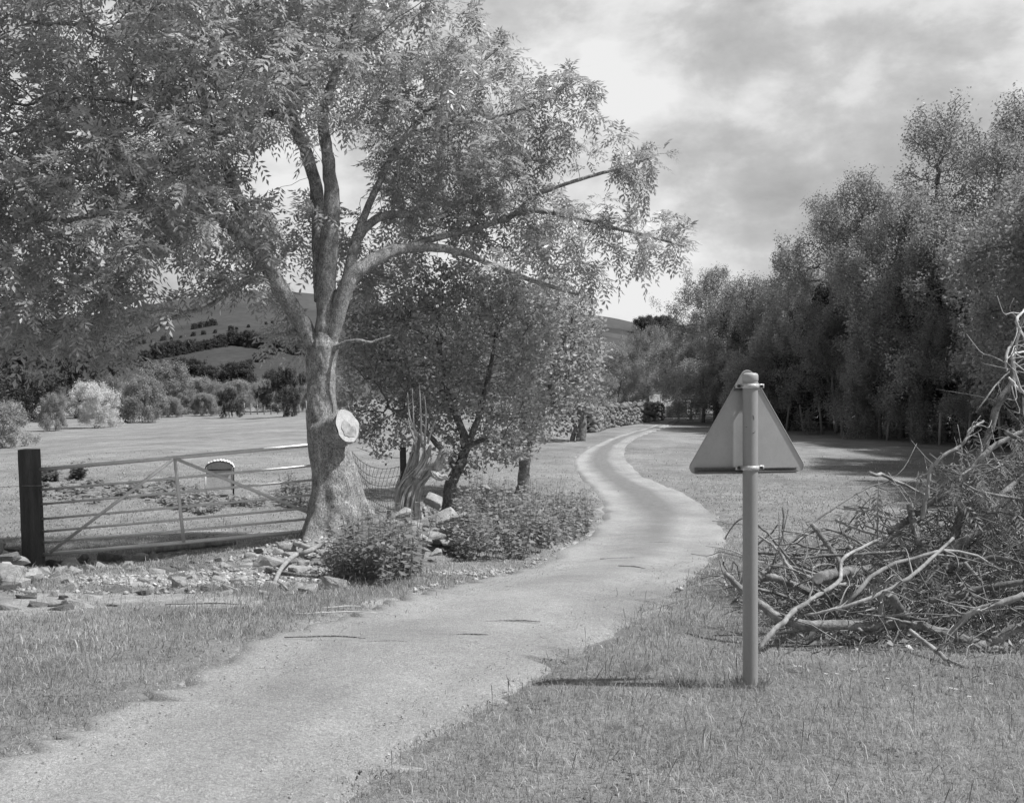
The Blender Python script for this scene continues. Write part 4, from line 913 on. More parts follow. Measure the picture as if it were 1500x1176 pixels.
for px, py, l_, a_, lb in [(476, 938, .5, .0, 'short dark stick at the left edge of the gravel'), (748, 914, .4, .05, 'short stick lying across the middle of the gravel'), (490, 902, .6, .1, 'pale peeled stick on the left turf near the gravel'), (500, 893, .3, .3, 'small broken stick just above the pale peeled stick'), (300, 889, .6, .02, 'long thin dry stem flat on the turf before the bare earth'), (565, 945, .3, .1, 'thin twig lying on the gravel left of the middle'), (675, 935, .35, .2, 'curved twig lying on the gravel above the middle'), (960, 797, .5, .1, 'thin stick at the inside of the bend in the track'), (925, 833, .3, -.5, 'tiny forked twig on the gravel before the bend'), (915, 820, .6, .1, 'row of thin twigs across the gravel before the bend')]:
    q = G(px, py); c_, s_ = math.cos(a_), math.sin(a_)
    stick('fallen_stick', [q+[-l_/2*c_, -l_/2*s_, .02], q+[l_*.12, .05*l_, .022], q+[l_/2*c_, l_/2*s_-.02, .02]], [.004, .006, .0025], M['cut_wood'] if 'pale' in lb else M['bark'], lb, 'stick', None, 6)

# feeder in the field
fq = G(322, 727); fd = empty('livestock_feeder', tuple(fq)); fd.rotation_euler = (0, 0, rad(14)); tag(fd, 'small pale box shelter with arched scalloped roof standing in the pasture behind the gate', 'feeder')
s = fq[1]/F; wB_, hB_, dB_ = 36*s, 42*s, .42
mb = MB(); body = [(-wB_/2, .16), (wB_/2, .16), (wB_/2, .16+hB_*.78)] + [(wB_/2*math.cos(t), .16+hB_*.78+.14*math.sin(t)) for t in np.linspace(.2, math.pi-.2, 9)] + [(-wB_/2, .16+hB_*.78)]
A_ = np.array([[x, -dB_/2, z] for x, z in body]); B_ = np.array([[x, dB_/2, z] for x, z in body]); mb.poly(A_); mb.poly(B_[::-1])
n_ = len(body); ii = np.arange(n_); mb.add(np.vstack([A_, B_]), np.stack([ii, ii+n_, (ii+1) % n_+n_, (ii+1) % n_], -1))
mb.build('box', M['feeder'], fd, smooth=False)
mb = MB(); nT = 44; th = np.linspace(.08, math.pi-.08, nT)
for e_, yy in enumerate((-dB_/2-.07, dB_/2+.05)): pass
rt = .012*np.sign(np.sin(th*26)); rx_, rz_ = wB_/2+.03, .155
top = np.stack([np.cos(th)*(rx_+rt), np.zeros(nT), .16+hB_*.74+np.sin(th)*(rz_+rt)], 1)
Va = top+[0, -dB_/2-.04, 0]; Vb = top+[0, dB_/2-.12, 0]; Vc = Va+[0, 0, .02]; Vd = Vb+[0, 0, .02]; ii = np.arange(nT-1)
mb.add(np.vstack([Va, Vb, Vc, Vd]), [np.stack([ii, ii+1, ii+1+nT, ii+nT], -1), np.stack([ii+2*nT, ii+3*nT, ii+1+3*nT, ii+1+2*nT], -1), np.stack([ii, ii+2*nT, ii+1+2*nT, ii+1], -1)])
mb.build('roof', M['galv'], fd, smooth=False)
mb = MB(); P = [(math.cos(t)*(wB_/2+.03), -dB_/2-.05, .16+hB_*.72+math.sin(t)*.17) for t in np.linspace(.1, math.pi-.1, 14)]; tube(mb, P, .012, 5); mb.build('roof_edge', M['black'], fd)
mb = MB(); mb.box((0, -dB_/2-.02, .16+hB_*.70), (wB_*.9, .03, .02)); mb.build('lid_gap', M['black'], fd, smooth=False)
for sx in (-1, 1):
    for sy in (-1, 1): mb = MB(); mb.box((sx*(wB_/2+.02), sy*dB_/2, .02+hB_*.45), (.028, .03, hB_*.95)); mb.build('leg', M['black'] if sx > 0 else M['galv'], fd, smooth=False)

# netting fence between the ash and the hawthorn
nf = empty('netting_fence', (X(525, 14.2), 14.2, float(hz(X(525, 14.2), 14.2)))); O = np.array(nf.location); tag(nf, 'sagging wire stock netting between the ash trunk and the hawthorn stump', 'fence')
A_ = (520, 14.1); B_ = (592, 14.6)
mb = MB(); nV, nH = 17, 9
Gd = np.zeros((nH, nV, 3))
for a in range(nH):
    for b in range(nV):
        t = b/(nV-1); Y = A_[1]+(B_[1]-A_[1])*t; px = A_[0]+(B_[0]-A_[0])*t; py0 = 745+15*t; h_ = [0, .1, .2, .31, .43, .56, .70, .85, .86][a]
        sag = .12*math.sin(math.pi*t)
        Gd[a, b] = W(px, py0, Y)-O+[.05*math.sin(h_*5+t*4), .12*math.sin(h_*3.4+t*5), h_*(.92-sag)-sag*.3]
for a in range(nH-1): tube(mb, Gd[a], .0045, 4)
for b in range(nV): tube(mb, Gd[:, b], .0035, 4)
mb.build('netting', M['wire'], nf)
mb = MB(); P = np.linspace(W(522, 655, 14.1), W(592, 672, 14.6), 12)-O; P[:, 2] -= .03*np.sin(np.linspace(0, 3.14, 12)); tube(mb, P, .004, 4); mb.build('top_wire', M['wire'], nf)
for px, t0, t1, r_ in [(590, 655, 765, .05), (603, 662, 760, .035)]:
    mb = MB(); tube(mb, [W(px+2, t1, 14.65)-O, W(px, t0, 14.65)-O], r_, 8, rough=.05); mb.build('post', M['post_wood'], nf)

# ------------------------------------------------------------------ nettles
def nettles(name, label, pts, n, h, leaf, seed, mat=M['nettle_leaf'], cat='nettles'):
    rg = R(seed); pts = np.array(pts); c = pts.mean(0); o0 = np.array([c[0], c[1], float(hz(c[0], c[1]))])
    x0, y0 = pts.min(0); x1, y1 = pts.max(0); x = rg.uniform(x0, x1, n*4); y = rg.uniform(y0, y1, n*4); k = in_poly(x, y, pts); x, y = x[k][:n], y[k][:n]; n = len(x)
    hh = h*rg.uniform(.45, 1.2, n)*(1+.75*vnoise(x, y, .5, seed)+.3*vnoise(x, y, .2, seed+1)); ln = rg.normal(size=(n, 2))*.16*hh[:, None]
    base = np.stack([x, y, hz(x, y)], 1)-o0; top = base+np.column_stack([ln, hh])
    root = empty(name, tuple(o0)); tag(root, label, cat)
    sm = MB(); pos = np.stack([base, (base+top)/2+np.column_stack([rg.normal(size=(n, 2))*.015, np.zeros(n)]), top], 1).reshape(-1, 3); pr_ = np.tile([-1, 0, 1], n)+np.repeat(np.arange(n)*3, 3); pr_[::3] = -1
    edge_tubes(sm, pos, pr_, np.tile([.004, .0035, .002], n), 4); tag(sm.build('stems', M['twig'], root), kind='stuff')
    lm = MB(); K = 8
    for k_ in range(K):
        t = (k_+1.5)/(K+.5); P = base+(top-base)*t
        a = rg.uniform(0, 6.28, n)
        for s in (0, math.pi):
            ax = np.stack([np.cos(a+s), np.sin(a+s), rg.uniform(-.5, .25, n)], 1); ax = nrm(ax); sd = nrm(np.cross(ax, nrm(np.array([0, 0, 1.])+rg.normal(size=(n, 3))*.3)))
            L = leaf*(1.15-.6*abs(t-.55))*rg.uniform(.45, 1.3, n); leaf_quads(lm, P, ax, sd, L, L*.55, np.clip(.4+.3*t*rg.random(n)+rg.normal(size=n)*.15, 0, 1), .12)
    lm.build('leaves', mat, root, smooth=False); return root
def polypx(L): return [G(a, b)[:2] for a, b in L]
nettles('nettle_clump', 'leafy nettle clump growing against the foot of the ash', polypx([(480, 838), (500, 856), (560, 862), (615, 848), (622, 832), (590, 818), (540, 808), (490, 818)]), 300, .38, .085, 131)
nettles('nettle_clump', 'large nettle bed right of the stone heap along the track', polypx([(655, 818), (700, 826), (760, 822), (830, 798), (868, 775), (872, 758), (820, 752), (780, 742), (740, 752), (700, 745), (672, 775)]), 900, .42, .085, 132)
nettles('nettle_clump', 'low sparse nettles growing over the stones under the hawthorn', polypx([(600, 770), (650, 790), (690, 770), (680, 745), (620, 745)]), 60, .16, .06, 133)
nettles('weed_clump', 'dark weedy patch behind the gate left of the ash trunk', polypx([(405, 742), (452, 748), (456, 722), (415, 716)]), 160, .35, .09, 134)
nettles('weed_clump', 'low weed patch behind the middle of the gate', polypx([(250, 745), (300, 756), (345, 742), (400, 748), (380, 732), (330, 738), (285, 728)]), 150, .17, .09, 135)
nettles('weed_clump', 'dark thistle clump behind the gate next to the dark post', polypx([(57, 706), (85, 706), (82, 700), (58, 700)]), 90, .3, .1, 136, M['dark_leaf'], 'weeds')
nettles('weed_clump', 'dark thistle clump behind the gate second from the post', polypx([(104, 704), (122, 704), (120, 698), (106, 698)]), 70, .32, .1, 137, M['dark_leaf'], 'weeds')
nettles('weed_clump', 'broad leaved docks in the pasture seen through the gate bars', polypx([(60, 728), (120, 742), (200, 730), (262, 746), (285, 722), (250, 706), (190, 714), (120, 704), (60, 716)]), 170, .13, .13, 138)
nettles('weed_clump', 'low dock leaves behind the brush pile left side', polypx([(1100, 850), (1200, 850), (1230, 805), (1110, 800)]), 150, .16, .1, 139)

# ------------------------------------------------------------------ warning sign seen from behind
SYd = 5.18; sx0 = X(1099, SYd); sz0 = float(hz(sx0, SYd))
sg = empty('road_sign', (sx0, SYd, sz0)); sg.rotation_euler = (0, 0, rad(8)); tag(sg, 'grey back of a triangular warning sign clipped to a round pole', 'road sign')
zt = Z(542, SYd)-sz0; zb = Z(695, SYd)-sz0
mb = MB(); hp = Z(546, SYd)-sz0; prof = [(-.1, .038), (hp-.035, .038)]
tube(mb, [(0, 0, a) for a, b in prof], [b for a, b in prof], 40, cap=False); pole = mb.build('pole', M['pole_grey'], sg)
mb = MB(); pc = [(hp-.042, .0388), (hp-.04, .0402), (hp-.014, .0402), (hp-.006, .037), (hp-.001, .028), (hp+.001, .0)]
tube(mb, [(0, 0, a) for a, b in pc], [max(b, .0005) for a, b in pc], 40, cap=True); mb.build('pole_cap', M['sign_grey'], sg)
# rounded triangle plate
def rtri(w, h, r, n=10, z0=0., grow_=0.):
    cs = [(-w/2, 0), (w/2, 0), (0, h)]; pts = []
    C = np.array(cs, float); cen = C.mean(0)
    for k in range(3):
        p, a, b = C[k], C[(k-1) % 3], C[(k+1) % 3]; u1 = nrm(a-p); u2 = nrm(b-p); ang = math.acos(np.dot(u1, u2)); cc = p+nrm(u1+u2)*r/math.sin(ang/2)
        s0 = nrm(np.array([u1[1], -u1[0]])); s0 = s0 if np.dot(s0, p-cen) > 0 or True else -s0
        f1 = p+u1*r/math.tan(ang/2)-cc; f2 = p+u2*r/math.tan(ang/2)-cc; a1 = math.atan2(f1[1], f1[0]); a2 = math.atan2(f2[1], f2[0]); da = (a2-a1+math.pi) % (2*math.pi)-math.pi
        for t in np.linspace(0, 1, n): pts.append(cc+(r+grow_)*np.array([math.cos(a1+da*t), math.sin(a1+da*t)]))
    return np.array(pts)
wS = 177*SYd/F; hS = zt-zb
yp = .0575
ro = rtri(wS*1.115, hS*1.10, .036)                    # the sharp corners lie outside the rounding
ro[:, 1] += zb-ro[:, 1].min()
ro *= 1; k_ = (wS)/(ro[:, 0].max()-ro[:, 0].min()); ro[:, 0] = ro[:, 0]*k_+.006; hh_ = ro[:, 1].max()-zb; ro[:, 1] = zb+(ro[:, 1]-zb)*hS/hh_
mb = MB(); n_ = len(ro); A_ = np.column_stack([ro[:, 0], np.full(n_, yp), ro[:, 1]]); B_ = A_+[0, .004, 0]; mb.poly(A_[::-1]); mb.poly(B_); ii = np.arange(n_)
mb.add(np.vstack([A_, B_]), np.stack([ii, ii+n_, (ii+1) % n_+n_, (ii+1) % n_], -1)); pl = mb.build('plate', M['sign_grey'], sg, smooth=False)
# thin pressed rim
mb = MB(); cen = ro.mean(0); P = np.column_stack([ro[:, 0]*.992, np.full(n_, yp-.002), cen[1]+(ro[:, 1]-cen[1])*.992]); P = np.vstack([P, P[:1]]); tube(mb, P, .0022, 6, cap=False); mb.build('rim', M['sign_grey'], pl)
# stiffening channels: lower one almost the full width, upper one short
def channel(z, w):
    mb = MB(); D_ = .022
    mb.box((0, yp-.010, z+.0115), (w, .018, .003)); mb.box((0, yp-.010, z-.0115), (w, .018, .003)); mb.box((0, yp-.0035, z), (w, .003, .020))
    mb.box((0, yp-.0185, z+.0085), (w, .002, .003)); mb.box((0, yp-.0185, z-.0085), (w, .002, .003)); return mb.build('rail', M['rail_grey'], pl, smooth=False)
zr = Z(689, SYd)-sz0; channel(zr, 158*SYd/F); zu = Z(569, SYd)-sz0; channel(zu, 38*SYd/F)
for zc in (zr+.014, zu+.012):
    mb = MB(); th = np.linspace(math.pi*.98, 2*math.pi*1.01, 22); P = [(math.cos(t)*.0405, math.sin(t)*.0405, zc) for t in th]
    V = []; hB = .012
    for (x, y, z) in P: d = nrm(np.array([x, y, 0])); V += [[x, y, z-hB], [x, y, z+hB], [x+d[0]*.003, y+d[1]*.003, z+hB*.95], [x+d[0]*.003, y+d[1]*.003, z-hB*.95]]
    i = np.arange(21)[:, None]*4; j = np.arange(4)[None]; k = (j+1) % 4; mb.add(np.array(V), np.stack([i+j, i+k, i+4+k, i+4+j], -1).reshape(-1, 4))
    for sx in (-1, 1):
        mb.box((sx*.0415, .016, zc), (.005, .04, .022)); mb.box((sx*.058, .006, zc), (.034, .004, .022))
    cl = mb.build('clamp', M['clip_metal'], sg, smooth=False)
    for sx in (-1, 1):
        mb = MB(); tube(mb, [(sx*.060, .004, zc), (sx*.060, -.007, zc)], .0085, 6); tube(mb, [(sx*.060, -.006, zc), (sx*.060, -.014, zc)], .005, 8); mb.build('bolt', M['bolt'], cl, smooth=False)
for z_, pts in [(Z(609, SYd)-sz0, [(0, .005), (.004, -.006), (.005, -.018)]), (Z(633, SYd)-sz0, [(-.004, -.004), (.006, -.001), (.013, .008)]), (Z(625, SYd)-sz0, [(-.032, 0), (-.03, 0), (-.027, 0)])]:
    mb = MB(); P = [(a, -math.sqrt(.0382**2-a*a), z_+b) for a, b in pts]; tube(mb, P, .0011, 5); mb.build('scratch', M['bolt'], pole)
# tuft of grass round the pole foot
rg = R(141); n = 150; a = rg.uniform(0, 6.28, n); r_ = .045+.05*rg.random(n); x = sx0+np.cos(a)*r_; y = SYd+np.sin(a)*r_
P = np.stack([x, y, hz(x, y)], 1); ax = nrm(np.stack([np.cos(a)*.25, np.sin(a)*.25, np.ones(n)], 1)+rg.normal(size=(n, 3))*.25); mb = MB(); leaf_quads(mb, P, ax, nrm(np.cross(ax, [.3, 1, .1])), rg.uniform(.03, .07, n), np.full(n, .004), .3+rg.random(n)*.6)
tag(mb.build('grass_tuft', M['grass_blade'], smooth=False), 'longer grass tuft left unmown around the foot of the sign pole', 'grass tuft')
# dock leaves and taller tufts on the near verge
for k_, (px, py, n, h_, lb, asp) in enumerate((a, b, (c if g > .2 else c*3), (d if g > .2 else d*.62), e_, (g if g > .2 else g*.6)) for a, b, c, d, e_, g in [(930, 985, 110, .10, 'longer grass tuft on the verge left of the sign foot', .05), (1000, 1010, 110, .09, 'matted grass tuft just left of the sign foot', .05)]):
    rg = R(142+k_); q = G(px, py); a = rg.uniform(0, 6.28, n); r_ = .07*np.sqrt(rg.random(n)); P = np.stack([q[0]+np.cos(a)*r_, q[1]+np.sin(a)*r_, np.full(n, q[2])], 1)
    ax = nrm(np.stack([np.cos(a), np.sin(a), rg.uniform(.6, 2.2, n)], 1)+rg.normal(size=(n, 3))*.3); mb = MB(); L = h_*rg.uniform(.5, 1.2, n)
    leaf_quads(mb, P-q, ax, nrm(np.cross(ax, rg.normal(size=(n, 3)))), L, L*asp, np.clip(rg.random(n)*.6+(.35 if asp > .2 else -.1), 0, 1)); o = mb.build('grass_tuft' if asp < .2 else 'dock_plant', M['grass_blade'], smooth=False); o.location = q; tag(o, lb, 'grass tuft' if asp < .2 else 'dock')
rg = R(158); n = 26000; y = np.sqrt(rg.uniform(2.7**2, 11**2, n)); x = rg.uniform(-.56, .56, n)*y
k = (vnoise(x, y, .55, 61)+.5*vnoise(x, y, .2, 62) > .55) & (edge_dist(x, y) > .12) & (is_dirt(x, y) < .3); x, y = x[k], y[k]; n = len(x)
P = np.stack([x, y, hz(x, y)+rg.uniform(.008, .03, n)], 1); ax = nrm(rg.normal(size=(n, 3))*[1, 1, .25]); mb = MB(); L = rg.uniform(.009, .026, n)
leaf_quads(mb, P, ax, nrm(np.cross(ax, nrm(rg.normal(size=(n, 3))*.4+[0, 0, 1]))), L, L*.75, np.clip(.35+rg.normal(size=n)*.2, 0, 1), .1)
tag(mb.build('clover', M['nettle_leaf'], smooth=False), 'patches of clover and small broad weeds in the verge turf', 'clover', kind='stuff')
rg = R(159); n = 900; y = np.sqrt(rg.uniform(2.8**2, 9**2, n)); x = rg.uniform(-.56, .56, n)*y; k = edge_dist(x, y) > .05; x, y = x[k], y[k]; n = len(x)
h_ = rg.uniform(.06, .16, n); b_ = np.stack([x, y, hz(x, y)], 1); t_ = b_+np.column_stack([rg.normal(size=(n, 2))*.03, h_]); pos = np.stack([b_, (b_+t_)/2+rg.normal(size=(n, 3))*.004, t_, t_+np.column_stack([rg.normal(size=(n, 2))*.008, np.full(n, .012)])], 1).reshape(-1, 3)
pr_ = (np.arange(n)[:, None]*4+np.arange(-1, 3)[None]); pr_[:, 0] = -1; mb = MB(); edge_tubes(mb, pos, pr_.ravel(), np.tile([.0009, .0008, .0022, .0008], n), 4)
tag(mb.build('grass_stalks', M['twig'], smooth=False), 'thin dry grass stalks standing above the verge turf', 'grass', kind='stuff')
# daisies
rg = R(155); mb = MB()
for px, py in [(1210, 997), (1226, 997), (1172, 985), (1165, 985), (1452, 1012), (1400, 1020), (1393, 1018), (1250, 990), (1300, 1004), (1340, 1015), (1420, 1030)]:
    q = G(px, py)+[0, 0, .035]; a = np.linspace(0, 6.28, 9)[:-1]; mb.poly(np.column_stack([q[0]+np.cos(a)*.009, q[1]+np.sin(a)*.009, q[2]+.002*np.cos(a*3)]))
tag(mb.build('daisies', M['blossom'], smooth=False), 'tiny white daisies dotted in the turf before the brush pile', 'daisies', kind='stuff')

# ------------------------------------------------------------------ brush pile
def bp(L, dY=0): return [W(a, b, c+dY) for a, b, c in L]
def branch(L, rr, label, mat=M['brush'], group=None, twigs=0, seed=0, name='cut_branch', tl=.35, cut=False):
    P = np.array(bp(L)); o0 = P[0].copy(); m_ = max(12, len(P)*6); rg = R(seed+int(L[0][0])); S = spline(P-o0, m_); S += np.cumsum(rg.normal(size=S.shape), 0)*.003; rI = np.interp(np.linspace(0, 1, m_), np.linspace(0, 1, len(rr)), rr)*P[:, 1].mean()/F
    mb = MB(); sh = rg.uniform(.3, .8); tube(mb, S, rI, 14 if max(rr) > 3 else 7, rough=.10, seed=seed, shade=sh)
    if max(rr) > 2.9:                                   # snags and knots along the thicker limbs
        for k in range(rg.integers(3, 7)):
            i = rg.integers(2, m_-2); d = nrm(nrm(S[i+1]-S[i-1])*.5+rg.normal(size=3)); tube(mb, [S[i], S[i]+d*rI[i]*1.6, S[i]+d*rI[i]*rg.uniform(2, 5)], [rI[i]*.5, rI[i]*.38, rI[i]*.2], 6, rough=.15, shade=sh)
    for k in range(twigs+3):
        i = rg.integers(2, m_-1); d = nrm(nrm(S[min(i+1, m_-1)]-S[i-1])+rg.normal(size=3)*.8); L_ = tl*rg.uniform(.4, 1.2)
        q = np.array([S[i], S[i]+d*L_*.35, S[i]+d*L_*.7+rg.normal(size=3)*L_*.1, S[i]+d*L_+rg.normal(size=3)*L_*.18]); q[:, 2] = np.maximum(q[:, 2], float(hz(o0[0], o0[1]))-o0[2]+.02)
        tube(mb, spline(q, 8), np.linspace(min(rI[i]*.5, .007), .0018, 8), 5, shade=sh)
    o = mb.build(name, mat); o.location = o0; tag(o, label, 'branch', group)
    if cut:
        d = nrm(S[0]-S[2]); u, v = frame(d[None]); a = np.linspace(0, 6.28, 17)[:-1]; c = MB(); c.poly(S[0]+d*.002+rI[0]*.93*(np.cos(a)[:, None]*u+np.sin(a)[:, None]*v)); c.build('cut_end', M['cut_wood'], o, smooth=False)
    return o
branch([(1063, 840, 6.6), (1086, 865, 6.4), (1114, 887, 6.25), (1157, 912, 6.1), (1224, 916, 6.1), (1285, 914, 6.15), (1340, 913, 6.2), (1383, 925, 6.1), (1448, 945, 6.0), (1490, 952, 6.0)], [4, 5, 6, 7.5, 7.5, 7, 7.5, 9, 7, 5], 'longest thick branch lying along the front of the brush pile', cut=True)
branch([(1110, 951, 5.85), (1141, 915, 5.95), (1163, 893, 6.05), (1193, 873, 6.15), (1225, 848, 6.3), (1235, 815, 6.5), (1285, 785, 6.8), (1330, 765, 7)], [3, 3.6, 3.6, 3.2, 3, 2.6, 2.2, 1.4], 'smooth pale curved branch crossing the long branch behind the pole', M['dead_wood'])
branch([(1303, 868, 6.0), (1320, 890, 6.1), (1342, 915, 6.2)], [6, 6.5, 7], 'short dark stub rising from the long front branch', cut=True)
branch([(1291, 858, 6.05), (1291, 885, 6.1), (1292, 912, 6.15)], [2.6, 3.2, 3.6], 'short pale upright stub at the middle of the front branch', M['dead_wood'])
branch([(1190, 768, 7), (1206, 793, 6.9), (1222, 815, 6.8), (1240, 850, 6.7)], [3.6, 4, 4, 4], 'dark cut stub pointing up on the left of the pile', cut=True)
branch([(1334, 742, 6.9), (1340, 772, 6.8), (1348, 800, 6.7)], [4.5, 5.2, 6], 'stout pale stub pointing up in the middle of the pile', cut=True)
branch([(1385, 830, 7), (1393, 792, 7), (1405, 755, 7), (1420, 722, 7.05), (1430, 685, 7.05), (1445, 640, 7.1), (1462, 590, 7.1), (1478, 560, 7.1), (1480, 520, 7.15), (1494, 475, 7.2), (1515, 440, 7.2)], [7, 6.5, 6, 5.5, 5, 5, 4.5, 4, 3.5, 3, 2], 'tall leaning branch rising from the pile to its highest point', twigs=26, tl=.3)
branch([(1385, 810, 6.8), (1410, 790, 6.8), (1432, 775, 6.85), (1450, 755, 6.9), (1463, 731, 7), (1490, 700, 7.1), (1520, 680, 7.1)], [6.5, 6.5, 6, 6, 5.5, 5, 4], 'thick pale forked branch beneath the tall leaning one')
branch([(1198, 849, 6.15), (1230, 843, 6.5), (1290, 835, 7.0), (1380, 820, 7.5)], [7.5, 7.5, 7, 6], 'log end on in the pile showing its round sawn face', cut=True)
branch([(1110, 846, 6.5), (1126, 843, 6.5), (1150, 852, 6.5), (1180, 866, 6.6), (1230, 875, 6.8)], [6.5, 5.5, 5.5, 5.5, 5], 'knobbly branch end poking out just right of the pole', cut=True)
branch([(1300, 778, 6.9), (1325, 762, 6.9), (1350, 748, 6.9), (1378, 728, 6.9), (1420, 700, 7)], [4.5, 4.5, 4, 3.5, 2.5], 'grey branch slanting up to the right over the stout stub', twigs=8)
branch([(1110, 784, 6.8), (1141, 808, 6.7), (1157, 832, 6.5), (1199, 852, 6.4), (1260, 858, 6.5)], [1.6, 2.2, 2.4, 2.6, 3], 'thin curved branch arching down right of the pole', M['dead_wood'], twigs=4)
branch([(1062, 790, 6.9), (1085, 762, 6.9), (1112, 770, 6.9), (1140, 800, 6.8), (1180, 850, 6.8)], [.8, 1.2, 1.5, 1.8, 2.2], 'thin whip arching over to the left behind the sign pole', twigs=4, tl=.18)
branch([(1334, 925, 6.0), (1371, 953, 5.75), (1392, 973, 5.6), (1418, 1004, 5.45)], [3.8, 3.4, 3, 1.5], 'branch reaching out over the turf from the front of the pile', M['dead_wood'], twigs=2)
branch([(1388, 966, 5.62), (1433, 990, 5.5), (1454, 1004, 5.45)], [2.6, 2.2, 1.2], 'side fork of the branch reaching over the turf')
branch([(1500, 872, 5.9), (1460, 884, 5.9), (1420, 899, 5.95), (1387, 932, 6.0)], [4, 4.5, 4, 3], 'smooth branch slanting down leftward at the right edge', M['dead_wood'], twigs=5)
branch([(1380, 828, 6.7), (1420, 820, 6.6), (1463, 813, 6.5), (1510, 822, 6.4)], [3.5, 3.5, 3.5, 3], 'level branch at mid height near the right edge', twigs=6)
branch([(1360, 880, 6.4), (1400, 872, 6.35), (1440, 865, 6.3), (1510, 855, 6.2)], [5, 5, 4.5, 4], 'dark level branch lower down near the right edge')
branch([(1350, 760, 6.8), (1358, 730, 6.8), (1363, 695, 6.8), (1380, 672, 6.8), (1412, 652, 6.85), (1425, 632, 6.9), (1442, 621, 7)], [3.2, 3, 2.6, 2.4, 2.2, 2, 1.6], 'pale thin branch bending up to the tall leaning one', M['dead_wood'], twigs=7, tl=.16)
branch([(1400, 720, 6.9), (1422, 685, 6.9), (1442, 662, 6.9), (1475, 641, 6.9), (1510, 630, 6.9)], [4, 4, 4, 3.6, 3], 'pale branch forking right off the tall leaning one', M['dead_wood'], twigs=12, tl=.22)
branch([(1450, 940, 5.9), (1470, 930, 5.9), (1520, 905, 5.9)], [5, 6, 7], 'broken log butt low at the right edge of the pile', cut=True)
branch([(1157, 818, 6.6), (1224, 816, 6.6), (1290, 812, 6.7), (1360, 806, 6.8)], [1.6, 2, 2.2, 2.2], 'straight thin stick lying level across the left of the pile')
branch([(1180, 900, 6.0), (1240, 888, 5.95), (1300, 868, 6), (1350, 836, 6.1), (1400, 790, 6.3)], [1.8, 2.4, 2.8, 2.8, 2.2], 'long slender branch slanting up across the pile front', M['dead_wood'], twigs=5)
branch([(1256, 898, 5.95), (1300, 906, 5.9), (1345, 914, 5.9)], [1.2, 1.8, 2], 'thin twig lying along the top of the front branch')
for k_, L_ in enumerate([[(1500, 455, 7.0), (1490, 470, 6.9), (1505, 500, 6.9)], [(1500, 515, 6.9), (1483, 525, 6.8), (1490, 560, 6.8), (1510, 590, 6.8)], [(1478, 552, 6.9), (1495, 570, 6.85), (1512, 575, 6.8)], [(1483, 500, 6.9), (1479, 520, 6.85), (1484, 545, 6.8)]]):
    branch(L_, [1.5, 2.2, 1.2], 'pale looping twig at the top of the pile by the right edge', M['cut_wood'], 'pale looping twigs at the top of the pile', seed=k_)
def pile_top(x, y):
    """height of the heap above the ground"""
    t = ss((x-1.8)/2.9); d = np.exp(-((y-7.4)/1.25)**2*1.0); return (.14+1.5*t)*d*ss((y-5.7)/1.0)*ss((x-1.2)/.8)
gB = 'thin cut branches tangled in the brush pile'
rg = R(161)
for k_ in range(150):
    L_ = rg.uniform(.7, 1.8); x = rg.uniform(1.6+.42*L_, 6.0); y = rg.uniform(6.15, 8.8); a = rg.normal()*.6+(math.pi if rg.random() < .5 else 0); el_ = rg.normal()*.33
    h_ = float(pile_top(x, y))*rg.random()**.6; c = np.array([x, y, float(hz(x, y))+.03+h_]); d = np.array([math.cos(a)*math.cos(el_), math.sin(a)*math.cos(el_)*.8, math.sin(el_)])
    bend = rg.normal(size=3)*.18*L_; P = np.array([c-d*L_/2, c-d*L_*.15+bend*.8, c+d*L_*.2+bend, c+d*L_/2]); 
    for q in P: q[2] = max(q[2], float(hz(q[0], q[1]))+.02)
    r0 = rg.uniform(.005, .017); mb = MB(); o0 = P[0].copy(); S = spline(P-o0, 14); S[1:-1] += np.cumsum(rg.normal(size=(12, 3)), 0)*.008; sh = rg.random(); tube(mb, S, np.linspace(r0, r0*.35, 14), 7, rough=.06, seed=k_, shade=sh)
    for _ in range(rg.integers(3, 9)):
        i = rg.integers(3, 14); dd = nrm(nrm(S[-1]-S[0])*.9+rg.normal(size=3)*.6); l2 = rg.uniform(.15, .5); q = np.array([S[i], S[i]+dd*l2*.5, S[i]+dd*l2+rg.normal(size=3)*.06]); gz_ = float(hz(x, y))-o0[2]+.01; q[1:, 2] = np.maximum(q[1:, 2], gz_)
        tube(mb, spline(q, 7), np.linspace(r0*.45, .0018, 7), 5, shade=sh)
    o = mb.build('cut_branch', M['brush'] if rg.random() < .6 else M['dead_wood']); o.location = o0; tag(o, 'thin cut branch tangled among many others in the brush pile', 'branch', gB)
# the fine twigs nobody could count
n = 3600; x = 1.75+4.3*rg.random(n)**.85; y = rg.uniform(6.0, 8.9, n); h_ = pile_top(x, y)*rg.random(n)**.7; c = np.stack([x, y, hz(x, y)+.02+h_], 1)
a = rg.normal(size=n)*.75+np.where(rg.random(n) < .5, np.pi, 0); el_ = rg.normal(size=n)*.55; d = np.stack([np.cos(a)*np.cos(el_), np.sin(a)*np.cos(el_), np.sin(el_)], 1); L_ = rg.uniform(.18, .75, n)[:, None]; bend = rg.normal(size=(n, 3))*L_*.26
K7 = 8; tk = np.linspace(-.5, .5, K7); b2 = rg.normal(size=(n, 3))*L_*.07
pos = np.stack([c+d*L_*t+bend*(.25-t*t)*1.3+b2*math.sin(t*6.3) for t in tk], 1)+rg.normal(size=(n, K7, 3))*.004; pos[..., 2] = np.maximum(pos[..., 2], hz(pos[..., 0], pos[..., 1])+.01); pos = pos.reshape(-1, 3)
